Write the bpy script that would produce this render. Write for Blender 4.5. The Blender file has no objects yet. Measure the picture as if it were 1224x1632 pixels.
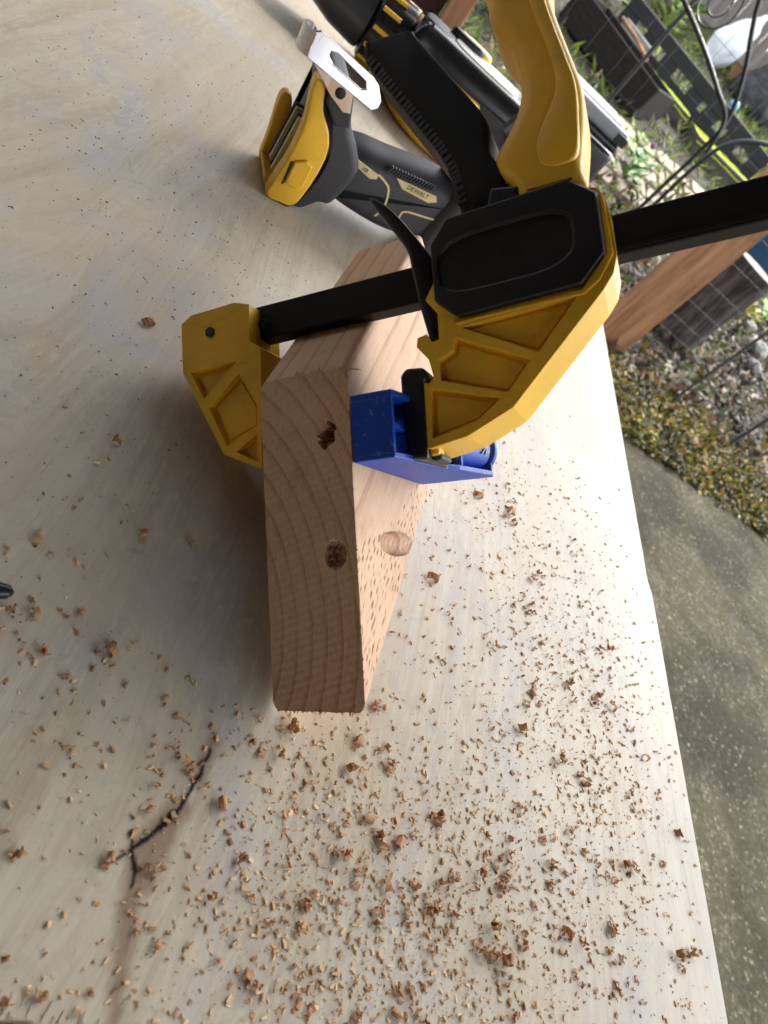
import bpy, bmesh, math, random
import numpy as np
from mathutils import Vector, Matrix, noise as mnoise

random.seed(7)
rng = np.random.default_rng(7)
scene = bpy.context.scene
C = scene.collection

# ------------------------------------------------------------------ camera
CAM_H = 0.2185
th, pit, yaw = map(math.radians, (48.73, 40.0, 26.26))
dn = np.array([-math.sin(th) * math.cos(pit), math.cos(th) * math.cos(pit), math.sin(pit)])
up = -dn
fw = np.array([0, 0, 1.0]) - dn * dn[2]
fw /= np.linalg.norm(fw)
rt = np.cross(fw, up)
RX = math.cos(yaw) * rt + math.sin(yaw) * fw
RY = -math.sin(yaw) * rt + math.cos(yaw) * fw
R = np.stack([RX, RY, up], 1)
cam = bpy.data.cameras.new('camera')
camo = bpy.data.objects.new('camera', cam)
C.objects.link(camo)
m3 = Matrix((R[0], -R[1], -R[2])).transposed()
camo.matrix_world = Matrix.Translation((0, 0, CAM_H)) @ m3.to_4x4()
cam.sensor_fit = 'VERTICAL'
cam.sensor_height = 8.0
cam.sensor_width = 6.0
cam.lens = 1038.0 / 1632.0 * 8.0
cam.clip_start = 0.01
cam.clip_end = 500
cam.dof.use_dof = True
cam.dof.focus_distance = 0.31
cam.dof.aperture_fstop = 3.5
scene.camera = camo

# ------------------------------------------------------------------ sky, sun, exposure
SUN_EL, SUN_AZ = math.radians(46), math.radians(42)     # azimuth from +Y towards +X
w = bpy.data.worlds.new('World')
scene.world = w
w.use_nodes = True
nt = w.node_tree
bg = nt.nodes['Background']
sky = nt.nodes.new('ShaderNodeTexSky')
sky.sky_type = 'NISHITA'
sky.sun_disc = False
sky.sun_elevation = SUN_EL
sky.sun_rotation = SUN_AZ
sky.dust_density = 3.0
hs = nt.nodes.new('ShaderNodeHueSaturation')
hs.inputs['Saturation'].default_value = 0.25
nt.links.new(sky.outputs[0], hs.inputs['Color'])
nt.links.new(hs.outputs[0], bg.inputs['Color'])
bg.inputs['Strength'].default_value = 0.15
sl = bpy.data.lights.new('sun', 'SUN')
sl.energy = 0.8
sl.angle = math.radians(12)
sl.color = (1.0, 0.95, 0.88)
so = bpy.data.objects.new('sun', sl)
C.objects.link(so)
sd = Vector((math.sin(SUN_AZ) * math.cos(SUN_EL), math.cos(SUN_AZ) * math.cos(SUN_EL), math.sin(SUN_EL)))
so.rotation_euler = sd.to_track_quat('Z', 'Y').to_euler()
so.location = (3, 4, 6)
scene.view_settings.view_transform = 'Standard'
scene.view_settings.look = 'None'
scene.view_settings.exposure = 2.40
scene.view_settings.gamma = 1.0
scene.cycles.max_bounces = 6
scene.cycles.use_denoising = True

# ------------------------------------------------------------------ node helpers
class NT:
    def __init__(s, name):
        s.m = bpy.data.materials.new(name)
        s.m.use_nodes = True
        s.t = s.m.node_tree
        s.b = s.t.nodes['Principled BSDF']
        s.tc = s.t.nodes.new('ShaderNodeTexCoord')
    def n(s, typ, **kw):
        nd = s.t.nodes.new(typ)
        for k, v in kw.items():
            if k.startswith('i_'):
                nd.inputs[k[2:]].default_value = v
            else:
                setattr(nd, k, v)
        return nd
    def l(s, a, b):
        s.t.links.new(a, b)
    def mp(s, scale=(1, 1, 1), loc=(0, 0, 0), rot=(0, 0, 0), src=None):
        nd = s.n('ShaderNodeMapping')
        nd.inputs['Scale'].default_value = scale
        nd.inputs['Location'].default_value = loc
        nd.inputs['Rotation'].default_value = rot
        s.l(src or s.tc.outputs['Object'], nd.inputs['Vector'])
        return nd.outputs[0]
    def noise(s, vec, scale, detail=4, rough=0.55, dist=0.0):
        nd = s.n('ShaderNodeTexNoise')
        nd.inputs['Scale'].default_value = scale
        nd.inputs['Detail'].default_value = detail
        nd.inputs['Roughness'].default_value = rough
        nd.inputs['Distortion'].default_value = dist
        s.l(vec, nd.inputs['Vector'])
        return nd.outputs['Fac']
    def ramp(s, fac, stops):
        nd = s.n('ShaderNodeValToRGB')
        e = nd.color_ramp.elements
        while len(e) > 1:
            e.remove(e[-1])
        e[0].position = stops[0][0]
        e[0].color = (*stops[0][1], 1) if len(stops[0][1]) == 3 else stops[0][1]
        for p, c in stops[1:]:
            x = e.new(p)
            x.color = (*c, 1)
        s.l(fac, nd.inputs[0])
        return nd.outputs[0]
    def math(s, op, a, b=None, c=None, clamp=False):
        nd = s.n('ShaderNodeMath', operation=op, use_clamp=clamp)
        for i, v in enumerate((a, b, c)):
            if v is None:
                continue
            if isinstance(v, (int, float)):
                nd.inputs[i].default_value = v
            else:
                s.l(v, nd.inputs[i])
        return nd.outputs[0]
    def mix(s, fac, a, b, blend='MIX'):
        nd = s.n('ShaderNodeMix', data_type='RGBA', blend_type=blend)
        for sock, v in ((nd.inputs[0], fac), (nd.inputs[6], a), (nd.inputs[7], b)):
            if isinstance(v, (int, float)):
                sock.default_value = v
            elif isinstance(v, tuple):
                sock.default_value = (*v, 1)
            else:
                s.l(v, sock)
        return nd.outputs[2]
    def bump(s, h, strength=0.3, dist=0.001):
        nd = s.n('ShaderNodeBump')
        nd.inputs['Strength'].default_value = strength
        nd.inputs['Distance'].default_value = dist
        s.l(h, nd.inputs['Height'])
        s.l(nd.outputs[0], s.b.inputs['Normal'])
    def set(s, color=None, rough=None, metal=None, spec=None):
        for k, v in (('Base Color', color), ('Roughness', rough), ('Metallic', metal), ('Specular IOR Level', spec)):
            if v is None:
                continue
            if isinstance(v, tuple):
                s.b.inputs[k].default_value = (*v, 1)
            elif isinstance(v, (int, float)):
                s.b.inputs[k].default_value = v
            else:
                s.l(v, s.b.inputs[k])

def plastic(name, col, rough=0.45, grain=900, bump=0.12, var=0.12, spec=0.5, dust=0.0, dustcol=(.45, .32, .2)):
    N = NT(name)
    o = N.tc.outputs['Object']
    big = N.noise(o, 35, 4)
    fine = N.noise(o, grain, 2)
    lo = tuple(c * (1 - var) for c in col)
    hi = tuple(min(1, c * (1 + var)) for c in col)
    c = N.ramp(big, [(0.3, lo), (0.7, hi)])
    if dust:
        d = N.noise(o, 420, 3)
        f = N.ramp(d, [(0.62, (0, 0, 0)), (0.72, (1, 1, 1))])
        c = N.mix(N.math('MULTIPLY', f, dust), c, dustcol)
    sm = N.noise(N.mp((55, 140, 55), loc=(1, 2, 3)), 1.0, 5, 0.7, .6)
    c = N.mix(N.ramp(sm, [(0.57, (0, 0, 0)), (0.72, (.30, .30, .30))]), c, tuple(x_ * .45 + .012 for x_ in col))
    r = N.math('MULTIPLY_ADD', big, 0.22, rough - 0.11)
    N.set(c, r, spec=spec)
    N.bump(fine, bump, 0.0004)
    return N.m

# ------------------------------------------------------------------ mesh helpers
MM = 0.001
def link(name, me, mat=None, parent=None, mw=None):
    o = bpy.data.objects.new(name, me)
    C.objects.link(o)
    if mat is not None and len(me.materials) == 0:
        me.materials.append(mat)
    if parent is not None:
        o.parent = parent
    if mw is not None:
        o.matrix_world = mw
    return o
def mesh(name, v, f, mat=None, parent=None, mw=None, smooth=False, mm=True):
    me = bpy.data.meshes.new(name)
    if mm:
        v = [(a * MM, b * MM, c * MM) for a, b, c in v]
    me.from_pydata(v, [], f)
    bm = bmesh.new()
    bm.from_mesh(me)
    bmesh.ops.recalc_face_normals(bm, faces=bm.faces)
    bm.to_mesh(me)
    bm.free()
    if smooth:
        me.polygons.foreach_set('use_smooth', [True] * len(me.polygons))
    me.update()
    return link(name, me, mat, parent, mw)
def tag(o, label=None, cat=None, group=None, kind=None):
    if label: o['label'] = label
    if cat: o['category'] = cat
    if group: o['group'] = group
    if kind: o['kind'] = kind
    return o
def empty(name, mw, label, cat, group=None):
    o = bpy.data.objects.new(name, None)
    o.empty_display_size = 0.02
    C.objects.link(o)
    o.matrix_world = mw
    return tag(o, label, cat, group)
def bevel(o, wd, seg=2, ang=35):
    b = o.modifiers.new('bevel', 'BEVEL')
    b.width = wd * MM
    b.segments = seg
    b.limit_method = 'ANGLE'
    b.angle_limit = math.radians(ang)
    b.harden_normals = False
    return o
def smooth_auto(o, ang=40):
    me = o.data
    me.polygons.foreach_set('use_smooth', [True] * len(me.polygons))
    try:
        me.set_sharp_from_angle(angle=math.radians(ang))
    except Exception:
        pass
    return o
def apply_mods(o):
    bpy.context.view_layer.update()
    dg = bpy.context.evaluated_depsgraph_get()
    me = bpy.data.meshes.new_from_object(o.evaluated_get(dg))
    old = o.data
    o.modifiers.clear()
    o.data = me
    if old.users == 0:
        bpy.data.meshes.remove(old)
    return o
def prism_vf(poly, z0, z1):
    n = len(poly)
    v = [(x, y, z0) for x, y in poly] + [(x, y, z1) for x, y in poly]
    f = [tuple(range(n))[::-1], tuple(range(n, 2 * n))]
    f += [(i, (i + 1) % n, n + (i + 1) % n, n + i) for i in range(n)]
    return v, f
def prism(name, poly, z0, z1, mat, parent, bev=0.6, seg=2):
    v, f = prism_vf(poly, z0, z1)
    o = mesh(name, v, f, mat, parent)
    if bev:
        bevel(o, bev, seg)
    return o
def cut(o, polys, z0, z1):
    """pockets cut out of a prism with exact booleans"""
    for p in polys:
        v, f = prism_vf(p, z0, z1)
        k = mesh('cutter', v, f)
        k.parent = o.parent
        b = o.modifiers.new('b', 'BOOLEAN')
        b.operation = 'DIFFERENCE'
        b.solver = 'EXACT'
        b.object = k
        apply_mods(o)
        bpy.data.objects.remove(k, do_unlink=True)
def box_vf(x0, x1, y0, y1, z0, z1):
    return prism_vf([(x0, y0), (x1, y0), (x1, y1), (x0, y1)], z0, z1)
def box(name, x0, x1, y0, y1, z0, z1, mat, parent=None, bev=0.5, mm=True, mw=None):
    v, f = box_vf(x0, x1, y0, y1, z0, z1)
    o = mesh(name, v, f, mat, parent, mw, mm=mm)
    if bev:
        b = bevel(o, bev if mm else bev * 1000, 2)
    return o
def resample(poly, n, closed=True):
    P = np.array(poly, float)
    m = len(P)
    out = []
    segs = m if closed else m - 1
    L = [np.linalg.norm(P[(i + 1) % m] - P[i]) for i in range(segs)]
    tot = sum(L)
    for i in range(segs):
        k = max(2, int(round(n * L[i] / tot)))
        p0 = P[(i - 1) % m] if closed or i > 0 else P[i]
        p1, p2 = P[i], P[(i + 1) % m]
        p3 = P[(i + 2) % m] if closed or i + 2 < m else P[(i + 1) % m]
        for j in range(k):
            t = j / k
            out.append(0.5 * ((2 * p1) + (-p0 + p2) * t + (2 * p0 - 5 * p1 + 4 * p2 - p3) * t * t + (-p0 + 3 * p1 - 3 * p2 + p3) * t ** 3))
    if not closed:
        out.append(P[-1])
    return out
def inset(poly, d):
    P = np.array(poly, float)
    n = len(P)
    area = sum(P[i][0] * P[(i + 1) % n][1] - P[(i + 1) % n][0] * P[i][1] for i in range(n))
    sg = 1 if area > 0 else -1
    out = []
    for i in range(n):
        a = P[i] - P[i - 1]
        b = P[(i + 1) % n] - P[i]
        na = np.array([-a[1], a[0]]) / (np.linalg.norm(a) + 1e-9)
        nb = np.array([-b[1], b[0]]) / (np.linalg.norm(b) + 1e-9)
        q = na + nb
        q /= (np.linalg.norm(q) + 1e-9)
        k = 1 / max(0.6, q @ na)
        out.append(P[i] + sg * q * d * k)
    return out
def pillow(name, poly, z0, z1, r, mat, parent, n=60, k=4, smooth_outline=True, rx=None):
    """profile with rounded-over rims on both sides: loft of inset outlines"""
    P = resample(poly, n) if smooth_outline else [np.array(p, float) for p in poly]
    rx = rx or r
    rings = []
    for side in (0, 1):
        for j in range(k + 1):
            a = (j / k) * math.pi / 2
            if side == 0:
                z, d = z0 + r * (1 - math.sin(a)), rx * (1 - math.cos(a))
                rings.insert(0, (z, d)) if False else rings.append((z, d))
            else:
                z, d = z1 - r * (1 - math.sin(a)), rx * (1 - math.cos(a))
                rings.append((z, d))
    lo = [rg for rg in rings[:k + 1]][::-1]
    hi = rings[k + 1:]
    seq = lo + hi
    v, f = [], []
    m = len(P)
    for z, d in seq:
        Q = inset(P, d) if d > 1e-6 else P
        v += [(q[0], q[1], z) for q in Q]
    for i in range(len(seq) - 1):
        for j in range(m):
            f.append((i * m + j, i * m + (j + 1) % m, (i + 1) * m + (j + 1) % m, (i + 1) * m + j))
    f.append(tuple(range(m))[::-1])
    f.append(tuple(range((len(seq) - 1) * m, len(seq) * m)))
    o = mesh(name, v, f, mat, parent)
    return smooth_auto(o, 50)
def tube_vf(path, rad, seg=10, caps=True):
    P = [Vector(p) for p in path]
    v, f = [], []
    rads = rad if isinstance(rad, (list, tuple)) else [rad] * len(P)
    prev = None
    for i, p in enumerate(P):
        t = (P[min(i + 1, len(P) - 1)] - P[max(i - 1, 0)]).normalized()
        if prev is None:
            a = t.orthogonal().normalized()
        else:
            a = (prev - t * prev.dot(t)).normalized()
        prev = a
        b = t.cross(a)
        for k in range(seg):
            q = 2 * math.pi * k / seg
            v.append(tuple(p + (a * math.cos(q) + b * math.sin(q)) * rads[i]))
    for i in range(len(P) - 1):
        for k in range(seg):
            f.append((i * seg + k, i * seg + (k + 1) % seg, (i + 1) * seg + (k + 1) % seg, (i + 1) * seg + k))
    if caps:
        f.append(tuple(range(seg))[::-1])
        f.append(tuple(range((len(P) - 1) * seg, len(P) * seg)))
    return v, f
def tube(name, path, rad, mat, parent=None, seg=10, mm=True, mw=None):
    v, f = tube_vf(path, rad, seg)
    return smooth_auto(mesh(name, v, f, mat, parent, mw, mm=mm), 50)
def lathe(name, prof, mat, parent, axis='X', seg=32, off=(0, 0, 0), flute=None):
    """prof: (along, radius) list; solid of revolution round the axis"""
    v, f = [], []
    for a, r in prof:
        for k in range(seg):
            q = 2 * math.pi * k / seg
            rr = r * (1 + (flute(a, q) if flute else 0))
            c, s = rr * math.cos(q), rr * math.sin(q)
            p = {'X': (a, c, s), 'Y': (c, a, s), 'Z': (c, s, a)}[axis]
            v.append((p[0] + off[0], p[1] + off[1], p[2] + off[2]))
    n = len(prof)
    for i in range(n - 1):
        for k in range(seg):
            f.append((i * seg + k, i * seg + (k + 1) % seg, (i + 1) * seg + (k + 1) % seg, (i + 1) * seg + k))
    f.append(tuple(range(seg))[::-1])
    f.append(tuple(range((n - 1) * seg, n * seg)))
    return smooth_auto(mesh(name, v, f, mat, parent), 35)
def text(name, body, size, depth, mat, parent, ml, wrap=None):
    """lettering as a mesh; ml places it in the parent's frame (mm); wrap(x,y,z)->xyz bends it"""
    cu = bpy.data.curves.new('t', 'FONT')
    cu.body = body
    cu.size = size
    cu.extrude = depth
    cu.align_x = 'CENTER'
    cu.align_y = 'CENTER'
    cu.resolution_u = 3
    o = bpy.data.objects.new('t', cu)
    C.objects.link(o)
    bpy.context.view_layer.update()
    me = bpy.data.meshes.new_from_object(o.evaluated_get(bpy.context.evaluated_depsgraph_get()))
    bpy.data.objects.remove(o, do_unlink=True)
    for vt in me.vertices:
        p = Vector(vt.co)
        if wrap:
            p = Vector(wrap(*p))
        p = ml @ p
        vt.co = p * MM
    me.materials.clear()
    return link(name, me, mat, parent)

# ------------------------------------------------------------------ materials: setting
def wood_table():
    N = NT('plywood_face')
    o = N.tc.outputs['Object']
    # cathedral grain: long soft waves along Y
    warp = N.noise(N.mp((5, 1.6, 1)), 1.0, 3, 0.5)
    wp = N.n('ShaderNodeVectorMath', operation='SCALE')
    cmb = N.n('ShaderNodeCombineXYZ')
    N.l(warp, cmb.inputs[0])
    N.l(cmb.outputs[0], wp.inputs[0])
    wp.inputs['Scale'].default_value = 0.16
    ad = N.n('ShaderNodeVectorMath', operation='ADD')
    N.l(o, ad.inputs[0])
    N.l(wp.outputs[0], ad.inputs[1])
    streak = N.noise(N.mp((120, 3.5, 1), src=ad.outputs[0]), 1.0, 5, 0.65)
    fine = N.noise(N.mp((900, 22, 1), src=ad.outputs[0]), 1.0, 3, 0.6)
    big = N.noise(N.mp((9, 5, 1)), 1.0, 4, 0.6, 0.6)
    blot = N.noise(N.mp((17, 11, 1), loc=(3, 1, 0)), 1.0, 5, 0.62, 0.8)
    col = N.ramp(streak, [(0.28, (.39, .32, .215)), (0.5, (.54, .47, .35)), (0.72, (.65, .59, .475))])
    col = N.mix(N.ramp(big, [(0.42, (0, 0, 0)), (0.66, (.75, .75, .75))]), col, (.46, .43, .40))
    col = N.mix(N.ramp(blot, [(0.5, (0, 0, 0)), (0.62, (.55, .55, .55))]), col, (.62, .57, .44))
    col = N.mix(0.07, col, N.ramp(fine, [(0.35, (.3, .25, .18)), (0.65, (.8, .76, .66))]))
    warm = N.noise(N.mp((4.5, 3.2, 1), loc=(.7, .35, 0)), 1.0, 4, 0.6, 0.9)
    col = N.mix(N.ramp(warm, [(0.42, (0, 0, 0)), (0.60, (.6, .6, .6))]), col, (.50, .40, .25))
    cool = N.noise(N.mp((11, 7, 1), loc=(5.2, 8.1, 0)), 1.0, 5, 0.66, 1.4)
    col = N.mix(N.ramp(cool, [(0.50, (0, 0, 0)), (0.66, (.55, .55, .55))]), col, (.44, .43, .46))
    fleck = N.noise(N.mp((330, 75, 1), src=ad.outputs[0]), 1.0, 4, 0.7)
    fl_m = N.noise(N.mp((8, 6, 1), loc=(2.2, 4.4, 0)), 1.0, 3, 0.55, .8)
    flm = N.math('MULTIPLY', N.ramp(fleck, [(0.50, (0, 0, 0)), (0.60, (.65, .65, .65))]), N.ramp(fl_m, [(0.40, (.1, .1, .1)), (0.60, (1, 1, 1))]))
    col = N.mix(flm, col, (.63, .57, .42))
    pore = N.noise(N.mp((1500, 60, 1), src=ad.outputs[0]), 1.0, 3, 0.7)
    col = N.mix(N.ramp(pore, [(0.63, (0, 0, 0)), (0.72, (.40, .40, .40))]), col, (.24, .19, .14))
    scu = N.noise(N.mp((30, 420, 1), rot=(0, 0, .5)), 1.0, 4, 0.75)
    col = N.mix(N.ramp(scu, [(0.64, (0, 0, 0)), (0.74, (.35, .35, .35))]), col, (.66, .64, .60))
    smg = N.noise(N.mp((60, 60, 1), loc=(9, 2, 0)), 1.0, 6, 0.7, 1.2)
    col = N.mix(N.ramp(smg, [(0.56, (0, 0, 0)), (0.72, (.42, .42, .42))]), col, (.30, .27, .25))
    # dark mineral crack with a brown halo, drawn as distances to short segments
    wob = N.n('ShaderNodeTexNoise')
    wob.inputs['Scale'].default_value = 260
    wob.inputs['Detail'].default_value = 3
    N.l(o, wob.inputs['Vector'])
    wv = N.n('ShaderNodeVectorMath', operation='MULTIPLY_ADD')
    N.l(wob.outputs['Color'], wv.inputs[0])
    wv.inputs[1].default_value = (.0032, .0032, 0)
    N.l(o, wv.inputs[2])
    sh = N.n('ShaderNodeVectorMath', operation='SUBTRACT')
    N.l(wv.outputs[0], sh.inputs[0])
    sh.inputs[1].default_value = (.0016, .0016, 0)
    P = sh.outputs[0]
    def seg(a, b):
        d = Vector((b[0] - a[0], b[1] - a[1], 0)) * MM
        s1 = N.n('ShaderNodeVectorMath', operation='SUBTRACT')
        N.l(P, s1.inputs[0])
        s1.inputs[1].default_value = (a[0] * MM, a[1] * MM, 0)
        dt = N.n('ShaderNodeVectorMath', operation='DOT_PRODUCT')
        N.l(s1.outputs[0], dt.inputs[0])
        dt.inputs[1].default_value = d
        t = N.math('DIVIDE', dt.outputs['Value'], d.length_squared, clamp=True)
        sc = N.n('ShaderNodeVectorMath', operation='SCALE')
        sc.inputs[0].default_value = d
        N.l(t, sc.inputs['Scale'])
        s2 = N.n('ShaderNodeVectorMath', operation='SUBTRACT')
        N.l(s1.outputs[0], s2.inputs[0])
        N.l(sc.outputs[0], s2.inputs[1])
        fl = N.n('ShaderNodeVectorMath', operation='MULTIPLY')
        N.l(s2.outputs[0], fl.inputs[0])
        fl.inputs[1].default_value = (1, 1, 0)
        ln = N.n('ShaderNodeVectorMath', operation='LENGTH')
        N.l(fl.outputs[0], ln.inputs[0])
        return ln.outputs['Value']
    def minchain(segs):
        r = None
        for a, b, wd in segs:
            d = N.math('SUBTRACT', seg(a, b), wd * MM)
            r = d if r is None else N.math('MINIMUM', r, d)
        return r
    dark = minchain([((67, 86), (66.5, 78), .15), ((66.5, 78), (63.3, 65), .25), ((63.3, 65), (60, 58.6), .55), ((60, 58.6), (54.5, 51.5), .3),
                     ((54.5, 51.5), (51, 47), .0), ((51.8, 55), (54, 51), .1), ((54, 51), (57.2, 46.3), .3), ((57.2, 46.3), (58, 42), .0)])
    brown = minchain([((67.2, 90), (66, 77), .6), ((64, 66), (55, 50), 1.6), ((57, 47), (60, 34), 1.2), ((60, 34), (63.8, 20), 1.0), ((63.8, 20), (66, 12), .4),
                      ((62, 62), (60, 44), 2.2)])
    bm_ = N.math('SUBTRACT', 1.0, N.math('DIVIDE', brown, .0035), clamp=True)
    col = N.mix(N.math('MULTIPLY', bm_, 0.72), col, (.22, .13, .075))
    dm = N.math('SUBTRACT', 1.0, N.math('DIVIDE', dark, .0011), clamp=True)
    col = N.mix(N.math('MULTIPLY', dm, 0.97), col, (.012, .008, .014))
    sxy = N.n('ShaderNodeSeparateXYZ')
    N.l(o, sxy.inputs[0])
    gl = N.math('COMPARE', sxy.outputs['X'], .3262, .0004)
    gl = N.math('MULTIPLY', gl, N.math('GREATER_THAN', sxy.outputs['Y'], .10))
    col = N.mix(N.math('MULTIPLY', gl, .35), col, (.25, .23, .2))
    rough = N.math('MULTIPLY_ADD', big, 0.22, 0.30)
    rough = N.math('ADD', rough, N.math('MULTIPLY', streak, 0.08))
    N.set(col, rough, spec=N.math('MULTIPLY_ADD', dm, -.42, .5))
    # scratches and raised grain
    vor = N.n('ShaderNodeTexVoronoi', feature='DISTANCE_TO_EDGE')
    vor.inputs['Scale'].default_value = 1.0
    N.l(N.mp((7, 4, 1), loc=(.4, .2, 0)), vor.inputs['Vector'])
    crease = N.ramp(vor.outputs['Distance'], [(0.0, (0, 0, 0)), (0.02, (1, 1, 1))])
    h = N.math('ADD', N.math('MULTIPLY', fine, 0.16), N.math('MULTIPLY', streak, 0.2))
    h = N.math('ADD', h, N.math('MULTIPLY', crease, 0.10))
    h = N.math('ADD', h, N.math('MULTIPLY', big, 1.4))
    N.bump(h, 0.35, 0.0009)
    return N.m

def lumber():
    """solid wood: growth rings round a pith that runs along the board, so faces and the cut end agree"""
    N = NT('fir_lumber')
    o = N.tc.outputs['Object']
    wob = N.noise(N.mp((5, 20, 20)), 1.0, 3, 0.5)
    sx = N.n('ShaderNodeSeparateXYZ')
    N.l(o, sx.inputs[0])
    dy = N.math('SUBTRACT', sx.outputs['Y'], 0.024)
    dz = N.math('SUBTRACT', sx.outputs['Z'], -0.034)
    r = N.math('SQRT', N.math('ADD', N.math('MULTIPLY', dy, dy), N.math('MULTIPLY', dz, dz)))
    r = N.math('ADD', r, N.math('MULTIPLY', wob, 0.006))
    fr = N.math('FRACT', N.math('DIVIDE', r, 0.0062))
    col = N.ramp(fr, [(0.0, (.66, .43, .28)), (0.68, (.62, .39, .25)), (0.86, (.47, .25, .145)), (0.95, (.33, .15, .08)), (1.0, (.66, .43, .28))])
    fib = N.noise(N.mp((30, 900, 900)), 1.0, 4, 0.6)
    col = N.mix(0.35, col, N.ramp(fib, [(0.3, (.40, .22, .12)), (0.7, (.74, .53, .33))]))
    blot = N.noise(N.mp((14, 40, 40)), 1.0, 4, 0.6)
    col = N.mix(N.ramp(blot, [(0.45, (0, 0, 0)), (0.7, (.5, .5, .5))]), col, (.70, .50, .32))
    # dark red ring sectors on the sawn end
    red = N.noise(N.mp((60, 60, 60), loc=(.3, .1, .7)), 1.0, 3, 0.6)
    col = N.mix(N.ramp(red, [(0.55, (0, 0, 0)), (0.75, (.35, .35, .35))]), col, (.36, .17, .10))
    saw = N.noise(N.mp((260, 40, 1400), rot=(.5, 0, 0)), 1.0, 3, 0.6)
    endm = N.math('LESS_THAN', N.math('SUBTRACT', sx.outputs['X'], sx.outputs['Y']), .0015)
    saw = N.math('MULTIPLY', saw, endm)
    col = N.mix(N.ramp(saw, [(0.5, (0, 0, 0)), (0.7, (.45, .45, .45))]), col, (.40, .24, .15))
    # a small knot on the broad face
    kn = N.n('ShaderNodeVectorMath', operation='SUBTRACT')
    N.l(o, kn.inputs[0])
    kn.inputs[1].default_value = (.135, .013, .038)
    kl = N.n('ShaderNodeVectorMath', operation='MULTIPLY')
    N.l(kn.outputs[0], kl.inputs[0])
    kl.inputs[1].default_value = (.5, 1.3, .5)
    le = N.n('ShaderNodeVectorMath', operation='LENGTH')
    N.l(kl.outputs[0], le.inputs[0])
    kd = N.math('ADD', le.outputs['Value'], N.math('MULTIPLY', wob, .003))
    km = N.ramp(kd, [(0.0035, (1, 1, 1)), (0.008, (0, 0, 0))])
    ks = N.math('FRACT', N.math('DIVIDE', kd, .0021))
    col = N.mix(N.math('MULTIPLY', km, 0.7), col, N.ramp(ks, [(0, (.22, .10, .06)), (.7, (.34, .18, .11)), (1, (.18, .08, .05))]))
    N.set(col, N.math('MULTIPLY_ADD', fib, 0.25, 0.5), spec=0.3)
    h = N.math('ADD', N.math('MULTIPLY', fib, 1.0), N.math('MULTIPLY', saw, 0.6))
    N.bump(h, 0.35, 0.0004)
    return N.m

def simple(name, stops, scale=(30, 30, 30), rough=0.8, bump=0.4, bd=0.004, detail=6, spec=0.3, second=None, metal=0):
    N = NT(name)
    f = N.noise(N.mp(scale), 1.0, detail, 0.62)
    c = N.ramp(f, stops)
    if second:
        f2 = N.noise(N.mp(second[0]), 1.0, 5, 0.6)
        c = N.mix(N.ramp(f2, [(second[2], (0, 0, 0)), (second[3], (1, 1, 1))]), c, second[1])
    N.set(c, rough, spec=spec, metal=metal)
    N.bump(f, bump, bd)
    return N.m

def attr_mat(name, rough=0.6, trans=0.25, attr='col'):
    N = NT(name)
    a = N.n('ShaderNodeAttribute', attribute_name=attr)
    N.set(a.outputs['Color'], rough, spec=0.25)
    if trans:
        tr = N.n('ShaderNodeBsdfTranslucent')
        N.l(a.outputs['Color'], tr.inputs['Color'])
        mx = N.n('ShaderNodeMixShader')
        mx.inputs[0].default_value = trans
        N.l(N.b.outputs[0], mx.inputs[1])
        N.l(tr.outputs[0], mx.inputs[2])
        N.l(mx.outputs[0], N.t.nodes['Material Output'].inputs['Surface'])
    return N.m

M_table = wood_table()
M_ply = simple('plywood_edge', [(0.3, (.30, .22, .14)), (0.7, (.55, .45, .32))], (4, 4, 500), 0.8)
M_lumber = lumber()
M_fray = simple('pale_torn_fibre', [(0.3, (.45, .40, .33)), (0.7, (.72, .68, .62))], (90, 90, 90), 0.8)
M_yel = plastic('yellow_plastic', (.84, .485, .03), 0.42, var=0.10, dust=0.12)
M_yelg = plastic('yellow_grained_grip', (.85, .50, .037), 0.5, grain=330, bump=0.55, var=0.08)
M_blk = plastic('black_plastic', (.011, .011, .013), 0.42, var=0.2, dust=0.10, dustcol=(.1, .08, .06))
M_mat = plastic('matt_black_plastic', (.009, .009, .010), 0.68, var=0.2, spec=.25)
M_blkg = plastic('black_gloss_plastic', (.014, .014, .016), 0.28, var=0.2)
M_rub = plastic('dark_grey_rubber', (.030, .031, .036), 0.55, grain=700, bump=0.3, dust=0.15, dustcol=(.12, .1, .08))
M_bar = plastic('black_steel_bar', (.011, .010, .010), 0.6, var=0.3, grain=500, spec=.22)
M_blue = plastic('blue_plastic', (.009, .062, .42), 0.42, var=0.12, spec=.35, dust=0.35, dustcol=(.42, .40, .45))
M_bluetxt = plastic('blue_relief', (.008, .035, .22), 0.4)
M_steel = plastic('bright_steel', (.66, .66, .68), 0.27, var=0.05)
M_steel.node_tree.nodes['Principled BSDF'].inputs['Metallic'].default_value = 1.0
M_chuck = plastic('chuck_grey', (.05, .05, .055), 0.35)
M_plate = plastic('pale_name_plate', (.62, .52, .26), 0.4)
M_ltgrey = plastic('light_grey_plastic', (.30, .32, .36), 0.35, dust=0.1)
M_white = plastic('white_plate', (.6, .58, .52), 0.35)
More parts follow.
